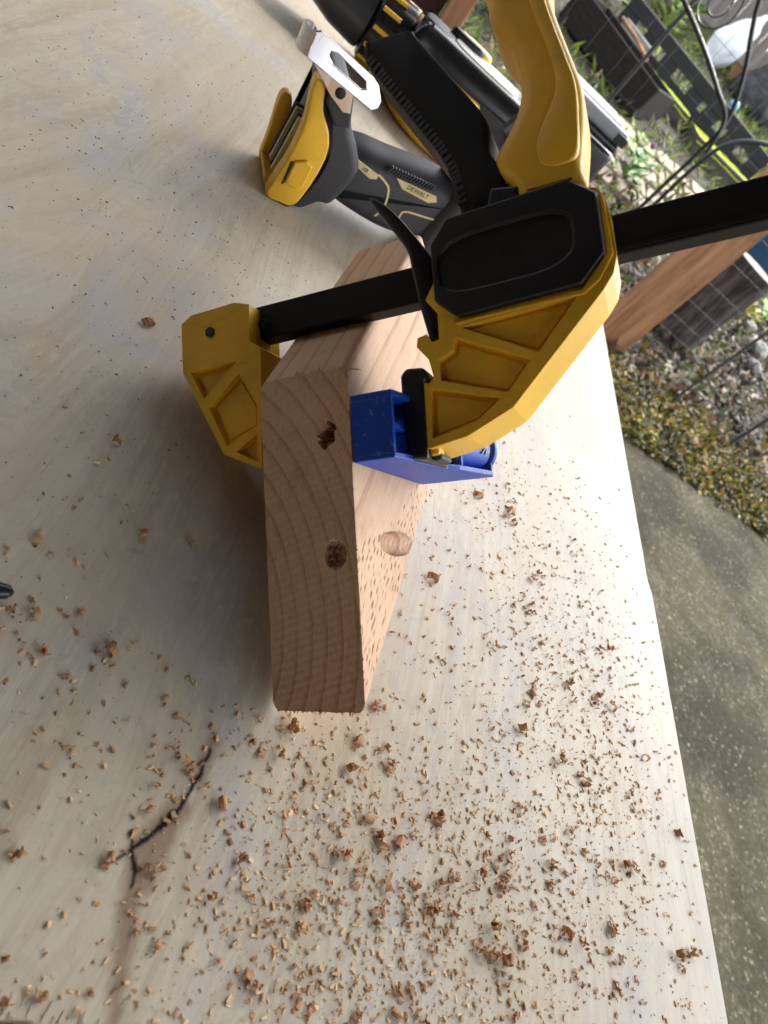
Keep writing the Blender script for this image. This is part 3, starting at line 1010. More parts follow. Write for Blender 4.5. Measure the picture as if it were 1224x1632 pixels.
# ------------------------------------------------------------------ cordless driver lying on its back
dd = Vector((.93, .37, 0)).normalized()
nn_ = Vector((dd.y, -dd.x, 0))
MD = frame(dd, zz, nn_, Vector((-.010, .447, 0)))
D = empty('impact_driver', MD, 'black and yellow cordless driver without battery, steel belt hook upward', 'power tool')
def driver():
    yel = [(-12.6, 2.0), (-12.4, 16), (-11.5, 34), (-13.5, 55), (-18.4, 72), (-19.2, 80.2), (-13.2, 79.5), (-6.7, 66.7), (3.4, 56.6), (9.0, 45.0), (10.4, 26), (7.6, 4.6), (-2, 1.2)]
    # hollow battery socket: two cheeks and a floor with contacts between them
    pillow('socket_cheek', yel, -4, 7, 1.6, M_yel, D, 60, 3)
    far = [(-14, 1.5), (-17, 20), (-21, 46), (-13, 47), (-8, 24), (-4, 1.5)]
    pillow('socket_cheek', far, -42, -33, 1.6, M_yel, D, 50, 3)
    prism('socket_floor', [(-4, 3), (-6, 40), (-8, 70), (0, 60), (7, 40), (6, 4)], -40, -3, M_blk, D, 1)
    prism('socket_base', [(-13.5, 2), (-16, 8), (8, 9), (7, 2)], -34, -3, M_yel, D, .6)
    for i, zc in enumerate((-9, -15, -22, -28)):
        box('contact_rail', -13, -4, 12, 50, zc - 1.3, zc + 1.3, M_rub if i % 2 else M_plate, D, .4)
    prism('latch_button', [(-6.2, 16), (-7.4, 31.5), (-1, 36), (4.4, 34.4), (5.8, 19.5), (2, 15.4)], 6.2, 9.0, M_yel, D, 1.2, 3)
    prism('latch_slot', [(-7.4, 13.6), (-9.2, 30), (-7.6, 31), (-6.2, 14.6)], 6.4, 7.5, M_blk, D, .3)
    blk = [(-14, 78.6), (-12, 87.5), (-5, 87), (4.4, 84.0), (15.2, 65.8), (27, 54.8), (35, 42), (31, 16), (22.7, 11.5), (14.2, 2.0), (3.1, .2), (-9.5, 1.2), (2, 6), (7, 25), (6, 43), (0, 54), (-8, 65)]
    pillow('foot', blk, -46, 5, 6, M_rub, D, 80, 5)
    grip = [(20, 48), (29.3, 50.4), (38.9, 53.6), (56.2, 56), (80.2, 60.4), (100.7, 63), (122, 62), (132, 45), (126, 24), (108, 14), (87.1, 9.4), (70.7, 8.2), (53.7, 8.8), (35.1, 10.6), (20, 11)]
    pillow('grip', grip, -46, -6, 17, M_rub, D, 90, 7, rx=12)
    hd = [(106, 14), (128, .8), (158, 4), (166, 40), (164, 92), (154, 112), (136, 114), (124, 100), (114, 70), (106, 54)]
    pillow('head_housing', hd, -54, 0, 18, M_rub, D, 80, 7, rx=12)
    lathe('nose', [(108, 22), (122, 18), (132, 14), (140, 11)], M_chuck, D, 'Y', 28, (144, 0, -28))
    pillow('trigger', [(104, 60), (110, 66), (116, 74), (118, 86), (110, 82), (102, 70)], -36, -20, 4, M_blk, D, 40, 3)
    zf = -5.7
    prism('name_plate', [(31.0, 48.1), (51.6, 46.0), (52.3, 42.7), (47.5, 40.7), (33.2, 43.6)], zf - .4, zf + .5, M_plate, D, .25)
    prism('name_plate', [(63.8, 50.6), (97.4, 54.0), (100.7, 50.5), (95.3, 47.0), (72.3, 46.0)], zf - .4, zf + .5, M_plate, D, .25)
    text('lettering', 'DEWALT', 4.6, .12, M_blk, D, Matrix.Translation((83.5, 49.8, zf + .6)) @ Matrix.Rotation(.07, 4, 'Z'))
    text('lettering', 'XR', 3.8, .12, M_blk, D, Matrix.Translation((41.5, 44.4, zf + .6)) @ Matrix.Rotation(-.08, 4, 'Z'))
    def line(pts):
        P = resample(pts, 24, False)
        v, f = [], []
        for i, p in enumerate(P):
            t = P[min(i + 1, len(P) - 1)] - P[max(i - 1, 0)]
            t /= np.linalg.norm(t)
            m = np.array([-t[1], t[0]]) * .7
            for s_ in (1, -1):
                q = p + m * s_
                e = max(0, 20.5 - q[1]) / 12
                v += [(q[0], q[1], zf + .25 - 10 * e * e), (q[0], q[1], zf - .8 - 10 * e * e)]
        for i in range(len(P) - 1):
            a = 4 * i
            f += [(a, a + 4, a + 6, a + 2), (a, a + 1, a + 5, a + 4), (a + 2, a + 6, a + 7, a + 3)]
        mesh('yellow_piping', v, f, M_plate, D)
    line([(51.6, 46.0), (59, 44), (64.5, 40.3), (69.0, 28.4), (67.2, 19)])
    line([(84.0, 20), (83.6, 28), (85.4, 33.4), (109.2, 39.2), (118, 46)])
    for i in range(15):
        x = 56 + i * 2.45
        y = 51.0 + i * .28
        prism('grip_rib', [(x, y), (x + 1.3, y), (x + 2.9, y + 4.2), (x + 1.6, y + 4.2)], zf - 3.4, zf - .2, M_rub, D, .2, 1)
    # belt hook: folded strip with a slot
    H = prism('belt_hook', [(-37.5, 104.6), (-34.2, 106.6), (6.1, 102.2), (12.4, 95.4), (12.4, 91.4), (9.4, 88.9), (-30.9, 92.4), (-36, 92.8)], 23.0, 24.5, M_steel, D, 0)
    cut(H, [[(-25.5, 101.4), (-21.4, 102.4), (-1.0, 99.2), (1.2, 96.0), (-1.2, 94.8), (-22, 97.0), (-25.5, 99)]], 20, 28)
    for vt in H.data.vertices:
        vt.co.z -= (vt.co.y - .0985) * .30
    bevel(H, .5, 2)
    cv, cf = [], []
    ns = 12
    for i in range(ns + 1):
        q = math.pi * i / ns
        r = 6.6
        for yy in (0, 1):
            for rr_ in (r, r - 1.5):
                cv.append(((-36.6 if yy else -35.2) - math.sin(q) * rr_, 104.8 if yy else 92.6, 17.9 + math.cos(q) * rr_))
    for i in range(ns):
        a = 4 * i
        cf += [(a, a + 4, a + 6, a + 2), (a + 1, a + 3, a + 7, a + 5), (a, a + 1, a + 5, a + 4), (a + 2, a + 6, a + 7, a + 3)]
    smooth_auto(mesh('hook_bend', cv, cf, M_steel, D), 50)
    mesh('hook_arm', [(-35.6, 92.6, 11.3), (-35.6, 104.4, 11.3), (-15, 92.0, 9.6), (-13, 80.5, 9.6), (-35.6, 92.6, 12.8), (-35.6, 104.4, 12.8), (-15, 92.0, 11.1), (-13, 80.5, 11.1)],
         [(0, 1, 2, 3), (7, 6, 5, 4), (0, 4, 5, 1), (1, 5, 6, 2), (2, 6, 7, 3), (3, 7, 4, 0)], M_steel, D)
    prism('hook_plate', [(-16.4, 91.4), (1.6, 86.0), (6.4, 75.2), (2, 73.6), (-9, 77.6), (-16.4, 81.6)], 9.4, 11.0, M_steel, D, .4)
    lathe('hook_screw', [(10.6, 3.4), (12.0, 3.0), (12.2, 2.0)], M_blkg, D, 'Z', 18, (-5.0, 82.0, 0))
    prism('hook_boss', [(-14, 87), (4, 84), (12, 67), (3, 63), (-8, 72)], 3, 9.4, M_rub, D, 1.5)
driver()

# ------------------------------------------------------------------ cordless drill lying on its side behind
def drill():
    yawd = math.radians(5)
    S = 1.17
    mw = Matrix.Translation((.010, .806, .0395)) @ Matrix.Rotation(yawd, 4, 'Z') @ Matrix.Scale(S, 4)
    G = empty('cordless_drill', mw, 'larger black and yellow cordless drill lying on its side behind the clamp', 'power tool')
    M_tick = M_yel
    lathe('chuck', [(-96, 9), (-92, 14), (-80, 18), (-64, 22.5), (-40, 24.5), (-36, 24.5), (-34, 22)], M_chuck, G, 'X', 40, (0, 0, 0), lambda a, q: .02 * (math.sin(q * 10) > .6) if -62 < a < -38 else 0)
    lathe('torque_collar', [(-34, 25), (-32, 28.0), (-6, 29.4), (-3, 29.0), (-2, 26)], M_blkg, G, 'X', 48, (0, 0, 0), lambda a, q: .03 * (math.sin(q * 12) > 0))
    for i in range(12):
        q = 2 * math.pi * (i + .5) / 12 + .1
        c_, s_ = math.cos(q), math.sin(q)
        pts = [(-31, c_ * 29.0, s_ * 29.0), (-14, c_ * 30.0, s_ * 30.0)]
        tube('collar_mark', pts, [1.9, 1.9], M_tick, G, 8)
    body = [(-2, -27), (20, -31), (70, -33), (128, -31), (146, -20), (152, 4), (144, 24), (110, 34), (60, 31), (20, 28), (-2, 26)]
    pillow('housing', body, -33, 33, 20, M_blkg, G, 90, 8, rx=14)
    lathe('gear_ring', [(-2, 28), (0, 29.5), (4, 29.5), (6, 28)], M_yel, G, 'X', 40)
    # speed slider on the top of the housing (faces the bench front)
    pillow('speed_slider', [(28, -28), (74, -28), (78, -40), (66, -45), (40, -44), (26, -38)], -16, 14, 5, M_yel, G, 50, 4)
    pillow('top_housing', [(8, -26), (88, -28), (94, -58), (80, -80), (40, -76), (14, -56)], -33, -4, 7, M_yel, G, 60, 5)
    pillow('housing_ridge', [(0, -30), (110, -34), (112, -26), (0, -22)], -22, 18, 4, M_blk, G, 50, 3)
    # flank: name plate, forward/reverse button
    pillow('flank_plate', [(38, -14), (98, -18), (106, 2), (98, 14), (44, 12)], 29, 34.2, 2, M_white, G, 50, 3)
    pillow('flank_pad', [(4, -12), (30, -14), (34, 2), (26, 12), (6, 12)], 28, 33.4, 2.4, M_rub, G, 40, 3)
    pillow('direction_button', [(34, 12), (66, 10), (74, 20), (60, 27), (38, 24)], 20, 38, 4, M_yel, G, 40, 4)
    pillow('button_cap', [(30, 6), (58, 4), (62, 12), (34, 15)], 26, 39, 3, M_blk, G, 40, 4)
    grip = [(80, 24), (104, 50), (150, 92), (176, 112), (228, 112), (204, 82), (160, 44), (140, 14)]
    pillow('grip', grip, -21, 21, 14, M_rub, G, 80, 7, rx=10)
    pillow('trigger', [(72, 36), (82, 32), (104, 54), (94, 62), (80, 52)], -9, 9, 4, M_blk, G, 40, 4)
    pillow('grip_stripe', [(120, 50), (130, 48), (176, 92), (168, 96)], 17, 21.8, 1.5, M_yel, G, 40, 3)
    ft = [(160, 96), (244, 92), (256, 100), (254, 109), (168, 109), (160, 104)]
    pillow('foot', ft, -36, 36, 6, M_blkg, G, 70, 4)
    pillow('foot_latch', [(166, 108), (168, 98), (182, 92), (192, 98), (194, 112), (178, 116)], -10, 44, 4, M_yel, G, 50, 4)
    return G, S
G, GS = drill()
# battery pack of the drill: a part of the drill, docked on its foot
def battery():
    z0, z1 = -33.4, 56.0
    x0, x1, y0, y1 = 173, 262, 109, 192
    o = box('battery_pack', x0, x1, y0, y1, z0, z1 - 14, M_blkg, G, 0)
    bevel(o, 4, 3)
    p = box('battery_side', x0 - 2, x1 + 2, y0 + 4, y1 + 2, z1 - 14.5, z1, M_ltgrey, o, 0)
    bevel(p, 4, 3)
    box('battery_seam', x0 + 6, x1 - 6, y0 + 20, y0 + 22, z1 - .5, z1 + .6, M_blk, o, .2)
    box('battery_notch', x1 - 12, x1 + 3, y0 + 3, y0 + 12, z1 - 13, z1 - 3, M_blk, o, .8)
    box('battery_notch', x1 - 2, x1 + 3.4, y0 + 50, y0 + 60, z1 - 13, z1 - 2, M_blk, o, .8)
    for i in range(4):
        for j in range(2):
            for (fx, fy) in ((None, y0 - .6),):
                box('battery_vent', x1 - 52 + j * 22, x1 - 44 + j * 22, fy - .6, fy + 2, z0 + 12 + i * 14, z0 + 17 + i * 14, M_ltgrey, o, .6)
    for i in range(4):
        for j in range(2):
            box('battery_vent', x1 - 1, x1 + .8, y0 + 12 + j * 20, y0 + 19 + j * 20, z0 + 12 + i * 14, z0 + 17 + i * 14, M_ltgrey, o, .6)
battery()

# ------------------------------------------------------------------ black driver bit tip poking in at the left edge
bt = Matrix.Translation((-.0160, .1067, .0032)) @ Matrix.Rotation(math.radians(200), 4, 'Z')
BT = empty('step_drill_bit', bt, 'tip of a black drill bit lying at the left edge of the worktop', 'drill bit')
lathe('bit_tip', [(-4, .6), (-2.6, 2.2), (0, 2.8), (3, 3.0), (3.4, 2.2), (12, 2.2)], M_blkg, BT, 'X', 14)
lathe('bit_shank', [(12, 3.1), (14, 3.2), (70, 3.2)], M_blk, BT, 'X', 12)

# ------------------------------------------------------------------ wood chips and sawdust
def chip_mesh(i):
    r = random.Random(100 + i)
    v, f = [], []
    if i % 3 == 0:                                   # curled shaving
        n, wd = 7, r.uniform(.7, 1.1)
        turn = r.uniform(2.2, 4.6)
        rad = r.uniform(.5, .75)
        for k in range(n):
            q = turn * k / (n - 1)
            rr = rad * (1 + .1 * k / n)
            for s_ in (-1, 1):
                j = 1 + r.uniform(-.25, .25)
                v.append((math.cos(q) * rr * j, s_ * wd * .5 * j + .15 * k / n, math.sin(q) * rr * j))
                v.append((math.cos(q) * rr * j * .88, s_ * wd * .5 * j + .15 * k / n, math.sin(q) * rr * j * .88))
        for k in range(n - 1):
            a = 4 * k
            f += [(a, a + 4, a + 6, a + 2), (a + 1, a + 3, a + 7, a + 5), (a, a + 1, a + 5, a + 4), (a + 2, a + 6, a + 7, a + 3)]
        f += [(0, 2, 3, 1), (4 * n - 4, 4 * n - 3, 4 * n - 1, 4 * n - 2)]
    else:                                            # tuft of torn, curled fibre strips
        for p in range(r.choice((3, 4, 5, 6, 7))):
            c = Vector((r.uniform(-.5, .5), r.uniform(-.4, .4), r.uniform(0, .35)))
            d = Vector((r.uniform(-1, 1), r.uniform(-1, 1), r.uniform(-.7, .7))).normalized()
            s_ = d.cross(Vector((r.uniform(-.5, .5), r.uniform(-.5, .5), 1))).normalized()
            t_ = s_.cross(d)
            L, W_, H_ = r.uniform(.25, .85), r.uniform(.08, .34), r.uniform(.025, .07)
            curl = r.uniform(-1.2, 1.6)
            b = len(v)
            n = 5
            for e in range(n):
                x_ = e / (n - 1) * 2 - 1
                k = r.uniform(.5, 1.15) * (1 - .45 * abs(x_) ** 3)
                ctr = c + d * L * math.sin(x_ * (1 + .4 * abs(curl))) * .8 + t_ * L * curl * x_ * x_ * .45
                tw = r.uniform(-.5, .5)
                sv, tv = s_ * math.cos(tw) + t_ * math.sin(tw), t_ * math.cos(tw) - s_ * math.sin(tw)
                for (a1, a2) in ((-1, -1), (1, -1), (1, 1), (-1, 1)):
                    v.append(tuple(ctr + sv * a1 * W_ * k * r.uniform(.75, 1.2) + tv * a2 * H_))
            for e in range(n - 1):
                for q in range(4):
                    f.append((b + e * 4 + q, b + e * 4 + (q + 1) % 4, b + e * 4 + 4 + (q + 1) % 4, b + e * 4 + 4 + q))
            f += [(b + 3, b + 2, b + 1, b), (b + 4 * n - 4, b + 4 * n - 3, b + 4 * n - 2, b + 4 * n - 1)]
    zmin = min(p[2] for p in v)
    v = [(p[0], p[1], p[2] - zmin) for p in v]
    me = bpy.data.meshes.new('wood_chip')
    me.from_pydata(v, [], f)
    bm = bmesh.new(); bm.from_mesh(me)
    bmesh.ops.recalc_face_normals(bm, faces=bm.faces)
    bm.to_mesh(me); bm.free()
    me.materials.append(M_chip)
    return me
CH = [chip_mesh(i) for i in range(24)]
def blocked(x, y):
    """under the block, its clamp, or the tools (mm)"""
    p = Vector((x, y, 0)) * MM - B0
    s_, h_ = p.dot(e3) * 1000, p.dot(hx) * 1000
    if -3 < s_ < 236 and -3 < h_ < 78:
        return True
    q = Vector((x, y, 0)) * MM - Vector((-.010, .447, 0))
    if -30 < q.dot(dd) * 1000 < 172 and -58 < q.dot(nn_) * 1000 < 12:
        return True
    return x > 338 or y < 11
def dens(x, y):
    # heavy spray to the near right of the block, thinning towards the edge and the far left
    d = 0.0
    d += 1.0 * math.exp(-((x - 165) / 75) ** 2 - ((y - 45) / 60) ** 2)
    d += .55 * math.exp(-((x - 245) / 65) ** 2 - ((y - 150) / 95) ** 2)
    d += .55 * math.exp(-((x - 110) / 45) ** 2 - ((y - 55) / 45) ** 2)
    d += .17 * math.exp(-((x - 20) / 60) ** 2 - ((y - 110) / 60) ** 2)
    d += .14 * math.exp(-((x - 220) / 90) ** 2 - ((y - 290) / 90) ** 2)
    return d
def spot(fn, x0, x1, y0, y1):
    while True:
        x, y = random.uniform(x0, x1), random.uniform(y0, y1)
        if random.random() < fn(x, y) and not blocked(x, y):
            return x, y
chips = []
hand = [(-29.3, 261, 6.2), (25.7, 41.4, 3.6), (32.3, 160, 4.4), (325.5, 138, 4.6), (195, 356, 4), (5, 96, 5.2), (14.7, 153, 4.0), (46, 15, 6.2), (38, 11, 4),
        (-12, 187, 3.4), (-20, 300, 2.2), (9, 112, 3.8), (60, 80, 3.8), (56, 83, 3.2), (-10, 104, 3.6)]
for x, y, r in hand:
    chips.append((x, y, r))
while len(chips) < 300:
    x, y = spot(dens, -60, 336, 12, 380)
    k = random.random()
    r = 2.3 + 4.4 * k ** 2.2
    if chips and random.random() < .35 and len(chips) > 30:
        bx_, by_, br_ = random.choice(chips[-40:])
        x2, y2 = bx_ + random.gauss(0, 4), by_ + random.gauss(0, 5)
        if not blocked(x2, y2) and dens(x2, y2) > .05:
            x, y = x2, y2
    chips.append((x, y, r))
for i, (x, y, r) in enumerate(chips):
    o = bpy.data.objects.new('wood_chip', CH[i % len(CH)])
    C.objects.link(o)
    o.location = (x * MM, y * MM, .0001)
    k = r * MM * .62
    o.scale = (k * random.uniform(.8, 1.25), k * random.uniform(.8, 1.25), k * random.uniform(.7, 1.1))
    o.rotation_euler = (random.uniform(-.25, .25), random.uniform(-.25, .25), random.uniform(0, 6.28))
    tag(o, {0: 'lone curled wood chip on the bare worktop left of the clamp jaw', 3: 'torn wood chip closest to the right edge of the worktop', 7: 'large wood chip at the bottom left corner of the worktop'}.get(i,
        'small torn tan wood chip lying loose among others on the plywood worktop'), 'wood chip', 'wood chips scattered over the worktop')
def crumbs(n):
    tmpl = [(np.array([tuple(v.co) for v in m.vertices]), [tuple(p.vertices) for p in m.polygons]) for m in CH]
    V, F, COL = [], [], []
    b = 0
    for i in range(n):
        x, y = spot(dens, -65, 336, 12, 390)
        if chips and random.random() < .5:
            cx, cy, cr = random.choice(chips)
            x2, y2 = cx + random.gauss(0, 5), cy + random.gauss(0, 6)
            if not blocked(x2, y2):
                x, y = x2, y2
        tv, tf = random.choice(tmpl)
        r = random.uniform(.9, 2.2) * .62 * MM
        a = random.uniform(0, 6.28)
        R2 = np.array([[math.cos(a), -math.sin(a), 0], [math.sin(a), math.cos(a), 0], [0, 0, random.uniform(.6, 1)]])
        V.append(tv @ R2.T * r + np.array([x * MM, y * MM, .0001]))
        F += [tuple(q + b for q in p) for p in tf]
        b += len(tv)
        c = random.choice(((.66, .37, .18), (.76, .47, .25), (.56, .29, .13), (.82, .60, .37)))
        k = random.uniform(.75, 1.15)
        COL.append(np.tile([c[0] * k, c[1] * k, c[2] * k, 1], (len(tv), 1)))
    me = bpy.data.meshes.new('wood_crumbs')
    me.from_pydata(np.concatenate(V).tolist(), [], F)
    ca = me.color_attributes.new('col', 'FLOAT_COLOR', 'POINT')
    ca.data.foreach_set('color', np.concatenate(COL).ravel())
    o = link('wood_crumbs', me, M_dust)
    tag(o, 'small torn wood crumbs strewn between the larger chips', 'wood crumbs', kind='stuff')
crumbs(620)
def flakes(name, n, fn, rect, size, mat, cols, label, cat, z=0.0):
    v = np.zeros((n * 8, 3)); f = []; col = np.zeros((n * 8, 4))
    for i in range(n):
        x, y = spot(fn, *rect)
        a = random.uniform(0, 6.28)
        l = size(random) ; wd = l * random.uniform(.22, .6); h = l * random.uniform(.10, .32)
        c, s_ = math.cos(a), math.sin(a)
        til = random.uniform(-.3, .3)
        p = []
        for zq in (0, 1):
            for ex, ey in ((-1, -1), (1, -1), (1, 1), (-1, 1)):
                kx = ex * l * .5 * random.uniform(.55, 1.1)
                ky = ey * wd * .5 * random.uniform(.5, 1.1)
                p.append((x + kx * c - ky * s_, y + kx * s_ + ky * c, .05 + zq * h + (ex + 1) * til * l * .3))
        v[i * 8:i * 8 + 8] = p
        b = i * 8
        f += [(b, b + 3, b + 2, b + 1), (b + 4, b + 5, b + 6, b + 7)] + [(b + k, b + (k + 1) % 4, b + 4 + (k + 1) % 4, b + 4 + k) for k in range(4)]
        cc = random.choice(cols)
        kk = random.uniform(.75, 1.2)
        col[b:b + 8] = (cc[0] * kk, cc[1] * kk, cc[2] * kk, 1)
    v[:, 2] = np.maximum(v[:, 2], .04)
    me = bpy.data.meshes.new(name)
    me.from_pydata([tuple(q) for q in v * MM], [], f)
    ca = me.color_attributes.new('col', 'FLOAT_COLOR', 'POINT')
    ca.data.foreach_set('color', col.ravel())
    o = link(name, me, mat)
    return tag(o, label, cat, kind='stuff')
def dens2(x, y):
    return min(1, dens(x, y) * .9 + .05 * math.exp(-((x - 60) / 120) ** 2 - ((y - 110) / 120) ** 2))
WOODC = [(.84, .62, .37), (.76, .54, .31), (.68, .44, .23), (.86, .70, .46), (.60, .36, .18), (.80, .62, .38)]
flakes('sawdust', 11500, dens2, (-70, 337, 11, 400), lambda r: .35 + 2.3 * r.random() ** 4, M_dust, WOODC, 'fine pale sawdust and small crumbs spread over the worktop', 'sawdust')
flakes('fine_dust', 2400, lambda x, y: .12 + .5 * math.exp(-((x + 60) / 80) ** 2 - ((y - 330) / 150) ** 2) + .5 * math.exp(-((x - 10) / 30) ** 2 - ((y - 300) / 60) ** 2), (-260, 337, 60, 760),
       lambda r: .4 + .9 * r.random() ** 2, M_dust, [(.24, .14, .08), (.34, .22, .13), (.16, .10, .07)], 'sparse dark specks of dust on the far part of the worktop', 'dust')

# ------------------------------------------------------------------ fence
M_post = simple('cedar_post', [(0.3, (.22, .10, .045)), (0.55, (.36, .18, .085)), (0.75, (.46, .26, .14))], (30, 30, 4), 0.75, .35, .003, second=((3, 3, 2), (.14, .09, .05), .5, .7))
M_red = simple('dark_red_paint', [(0.3, (.03, .008, .007)), (0.7, (.055, .014, .012))], (10, 10, 10), 0.5)
M_wire = plastic('dark_wire', (.035, .036, .04), 0.45)
M_galv = plastic('grey_wire', (.055, .056, .06), 0.5)
def post(name, x0, x1, y0, y1, z0, z1, mat, label, cat='post', group=None):
    v, f = box_vf(x0, x1, y0, y1, z0, z1)
    o = mesh(name, v, f, mat, mm=False)
    bevel(o, 4, 2)
    return tag(o, label, cat, group)
post('fence_post', 1.655, 1.835, 3.25, 3.42, GZ - .05, 1.6, M_post, 'orange brown cedar post behind the worktop, right of the clamp')
post('fence_post', .100, .188, 3.25, 3.42, GZ - .05, 1.6, M_post, 'slim cedar post beyond the far worktop edge, beside the dark red wall')
post('painted_wall', -4.2, .094, 3.30, 3.42, GZ - .05, 1.9, M_red, 'dark red painted wall end beyond the far edge of the worktop', 'wall')  # unseen length left of the visible end added to block far-left sky light
FE = empty('wire_fence', Matrix.Translation((0, 3.445, GZ)), 'dark welded wire mesh fence in front of the garden', 'fence')
def unit_wire(rad, L, horiz):
    p = [(0, 0, 0), (L, 0, 0)] if horiz else [(0, 0, 0), (0, 0, L)]
    v, f = tube_vf(p, rad, 6)
    me = bpy.data.meshes.new('wire')
    me.from_pydata(v, [], f)
    me.polygons.foreach_set('use_smooth', [True] * len(me.polygons))
    return me
wv_, wh_ = unit_wire(.0009, 1.75, False), unit_wire(.0011, 5.4, True)
wv_.materials.append(M_galv)
wh_.materials.append(M_galv)
x = .22
k = 0
while x < 4.4:
    if not (1.66 < x < 1.84):
        o = link('vertical_wire', wv_, None, FE)
        o.location = (x, random.uniform(-.004, .004), .02)
        o.rotation_euler = (random.uniform(-.01, .01), random.uniform(-.012, .012), 0)
    x += .15
z = .05
dz = .07
while z < 1.75:
    o = link('horizontal_wire', wh_, None, FE)
    o.location = (-.6, -.004, z)
    o.rotation_euler = (0, random.uniform(-.004, .004), random.uniform(-.002, .002))
    z += dz
    dz = min(.19, dz * 1.14)
def stake(x, y, h, lean, rad, label):
    o = tube('metal_stake', [(x, y, GZ - .08), (x + lean, y, GZ + h)], rad, M_wire, None, 8, mm=False)
    return tag(o, label, 'stake')
stake(2.245, 3.20, 2.2, .01, .0085, 'thin black metal stake standing in the ivy right of the cedar post')
stake(2.735, 3.20, 2.2, .0, .012, 'thicker black metal stake at the right edge of the picture')
stake(.845, 3.20, 2.4, -.03, .0085, 'thin black metal stake above the drill battery')
# wrought wire hoops by the fence
def arc_path(pts, n=40):
    P = [np.array(p, float) for p in pts]
    out = []
    for i in range(len(P) - 1):
        p0, p1, p2, p3 = P[max(i - 1, 0)], P[i], P[i + 1], P[min(i + 2, len(P) - 1)]
        for j in range(n // (len(P) - 1) + 1):
            t = j / (n // (len(P) - 1) + 1)
            out.append(tuple(.5 * ((2 * p1) + (-p0 + p2) * t + (2 * p0 - 5 * p1 + 4 * p2 - p3) * t * t + (-p0 + 3 * p1 - 3 * p2 + p3) * t ** 3)))
    out.append(tuple(P[-1]))
    return out
M_cable = plastic('black_cable', (.012, .012, .014), 0.3)
def cable(name, pts, rad, label, cat):
    P = arc_path(pts, 48)
    o = tube(name, P, rad, M_cable, None, 8, mm=False)
    return tag(o, label, cat)
YF = 3.19
cable('garden_cable', [(1.27, YF, GZ), (1.27, YF, -.30), (1.275, YF, .0), (1.26, YF, .13), (1.17, YF, .26), (1.03, YF, .40), (.93, YF, .55), (.8, YF, .62)], .0095, 'black cable rising by the fence and bending away to the left', 'cable')
cable('garden_cable', [(1.315, YF + .02, GZ), (1.315, YF + .02, -.30), (1.32, YF + .02, -.05), (1.35, YF + .02, .07), (1.44, YF + .02, .15), (1.62, YF + .02, .22), (1.75, YF + .02, .24)], .0095, 'black cable rising by the fence and bending to the cedar post', 'cable')
cable('metal_hoop', [(.62, YF - .03, .30), (.80, YF - .03, .262), (.98, YF - .03, .215), (1.13, YF - .03, .165), (1.24, YF - .03, .12), (1.29, YF - .03, .0)], .0085, 'black metal rod crossing the fence at an angle to the cable', 'rod')
sc_ = []
for i in range(60):
    q = i / 59 * 4.4 * math.pi
    r = .018 + .080 * i / 59
    sc_.append((.90 + r * math.cos(q + 1), YF, .335 + r * math.sin(q + 1)))
o = tube('wire_scroll', sc_, .0038, M_cable, None, 6, mm=False)
tag(o, 'black wire scroll ornament at the top right corner', 'ornament')

# ------------------------------------------------------------------ ivy and moss verge, litter, grass
def leafmass(name, n, pos, size, cols, label, cat, mat, up_bias=.6, aspect=.6):
    v = np.zeros((n * 4, 3)); col = np.zeros((n * 4, 4)); f = []
    for i in range(n):
        x, y, z = pos()
        d = Vector((random.gauss(0, 1), random.gauss(0, 1), random.gauss(0, 1) * .6 + up_bias * .4)).normalized()
        s_ = d.cross(Vector((random.gauss(0, .6), random.gauss(0, .6), 1))).normalized()
        l = size() ; wd = l * aspect
        p = Vector((x, y, z))
        nrm = d.cross(s_)
        q = [p, p + d * l * .5 + s_ * wd * .5 + nrm * l * .06, p + d * l, p + d * l * .45 - s_ * wd * .5 + nrm * l * .06]
        v[i * 4:i * 4 + 4] = [tuple(a) for a in q]
        f.append((i * 4, i * 4 + 1, i * 4 + 2, i * 4 + 3))
        c = random.choice(cols)
        kk = random.uniform(.55, 1.25) * (1 + .9 * mnoise.noise(Vector((x * 7, y * 7, 11))))
        col[i * 4:i * 4 + 4] = (c[0] * kk, c[1] * kk, c[2] * kk, 1)
    me = bpy.data.meshes.new(name)
    me.from_pydata([tuple(q) for q in v], [], f)
    ca = me.color_attributes.new('col', 'FLOAT_COLOR', 'POINT')
    ca.data.foreach_set('color', col.ravel())
    o = link(name, me, mat)
    return tag(o, label, cat, kind='stuff')
M_leaf = attr_mat('leaf', 0.5, 0.25)
def edge_y(x):
    i = min(max(int((x + 6) / 15 * 90), 0), 89)
    return slab_edge[i][1]
def verge_pos():
    while True:
        x = random.uniform(1.15, 3.6)
        t = random.betavariate(1.0, 1.5)
        y = edge_y(x) - .015 + t * .95 + random.gauss(0, .012)
        k = mnoise.noise(Vector((x * 4.5, y * 4.5, 2)))
        if k < -.25 and random.random() < .6:
            continue
        h = .055 * max(0, 1 - ((t - .3) / .6) ** 2) + .03 * max(0, k)
        return x, y, GZ - .02 + h * random.random() ** .6
YG = [(.17, .14, .010), (.10, .11, .010), (.05, .07, .010), (.24, .17, .015), (.18, .09, .012), (.03, .03, .009), (.10, .05, .015), (.28, .24, .05), (.030, .045, .010), (.02, .018, .008), (.04, .06, .01)]
leafmass('mossy_verge', 34000, verge_pos, lambda: random.uniform(.012, .040), YG, 'yellow green moss and low leaves along the slab edge', 'moss', M_leaf)
def litter_pos():
    x = random.uniform(1.0, 4.6)
    y = 3.05 + 2.8 * random.betavariate(1.0, 1.6)
    return x, y, terr(x, y) - .025 + random.random() * .04
LT = [(.13, .085, .05), (.08, .055, .034), (.20, .15, .095), (.035, .028, .020), (.14, .065, .028), (.045, .06, .015), (.28, .22, .15), (.022, .018, .015), (.07, .08, .025), (.11, .085, .015), (.018, .015, .012), (.03, .024, .018)]
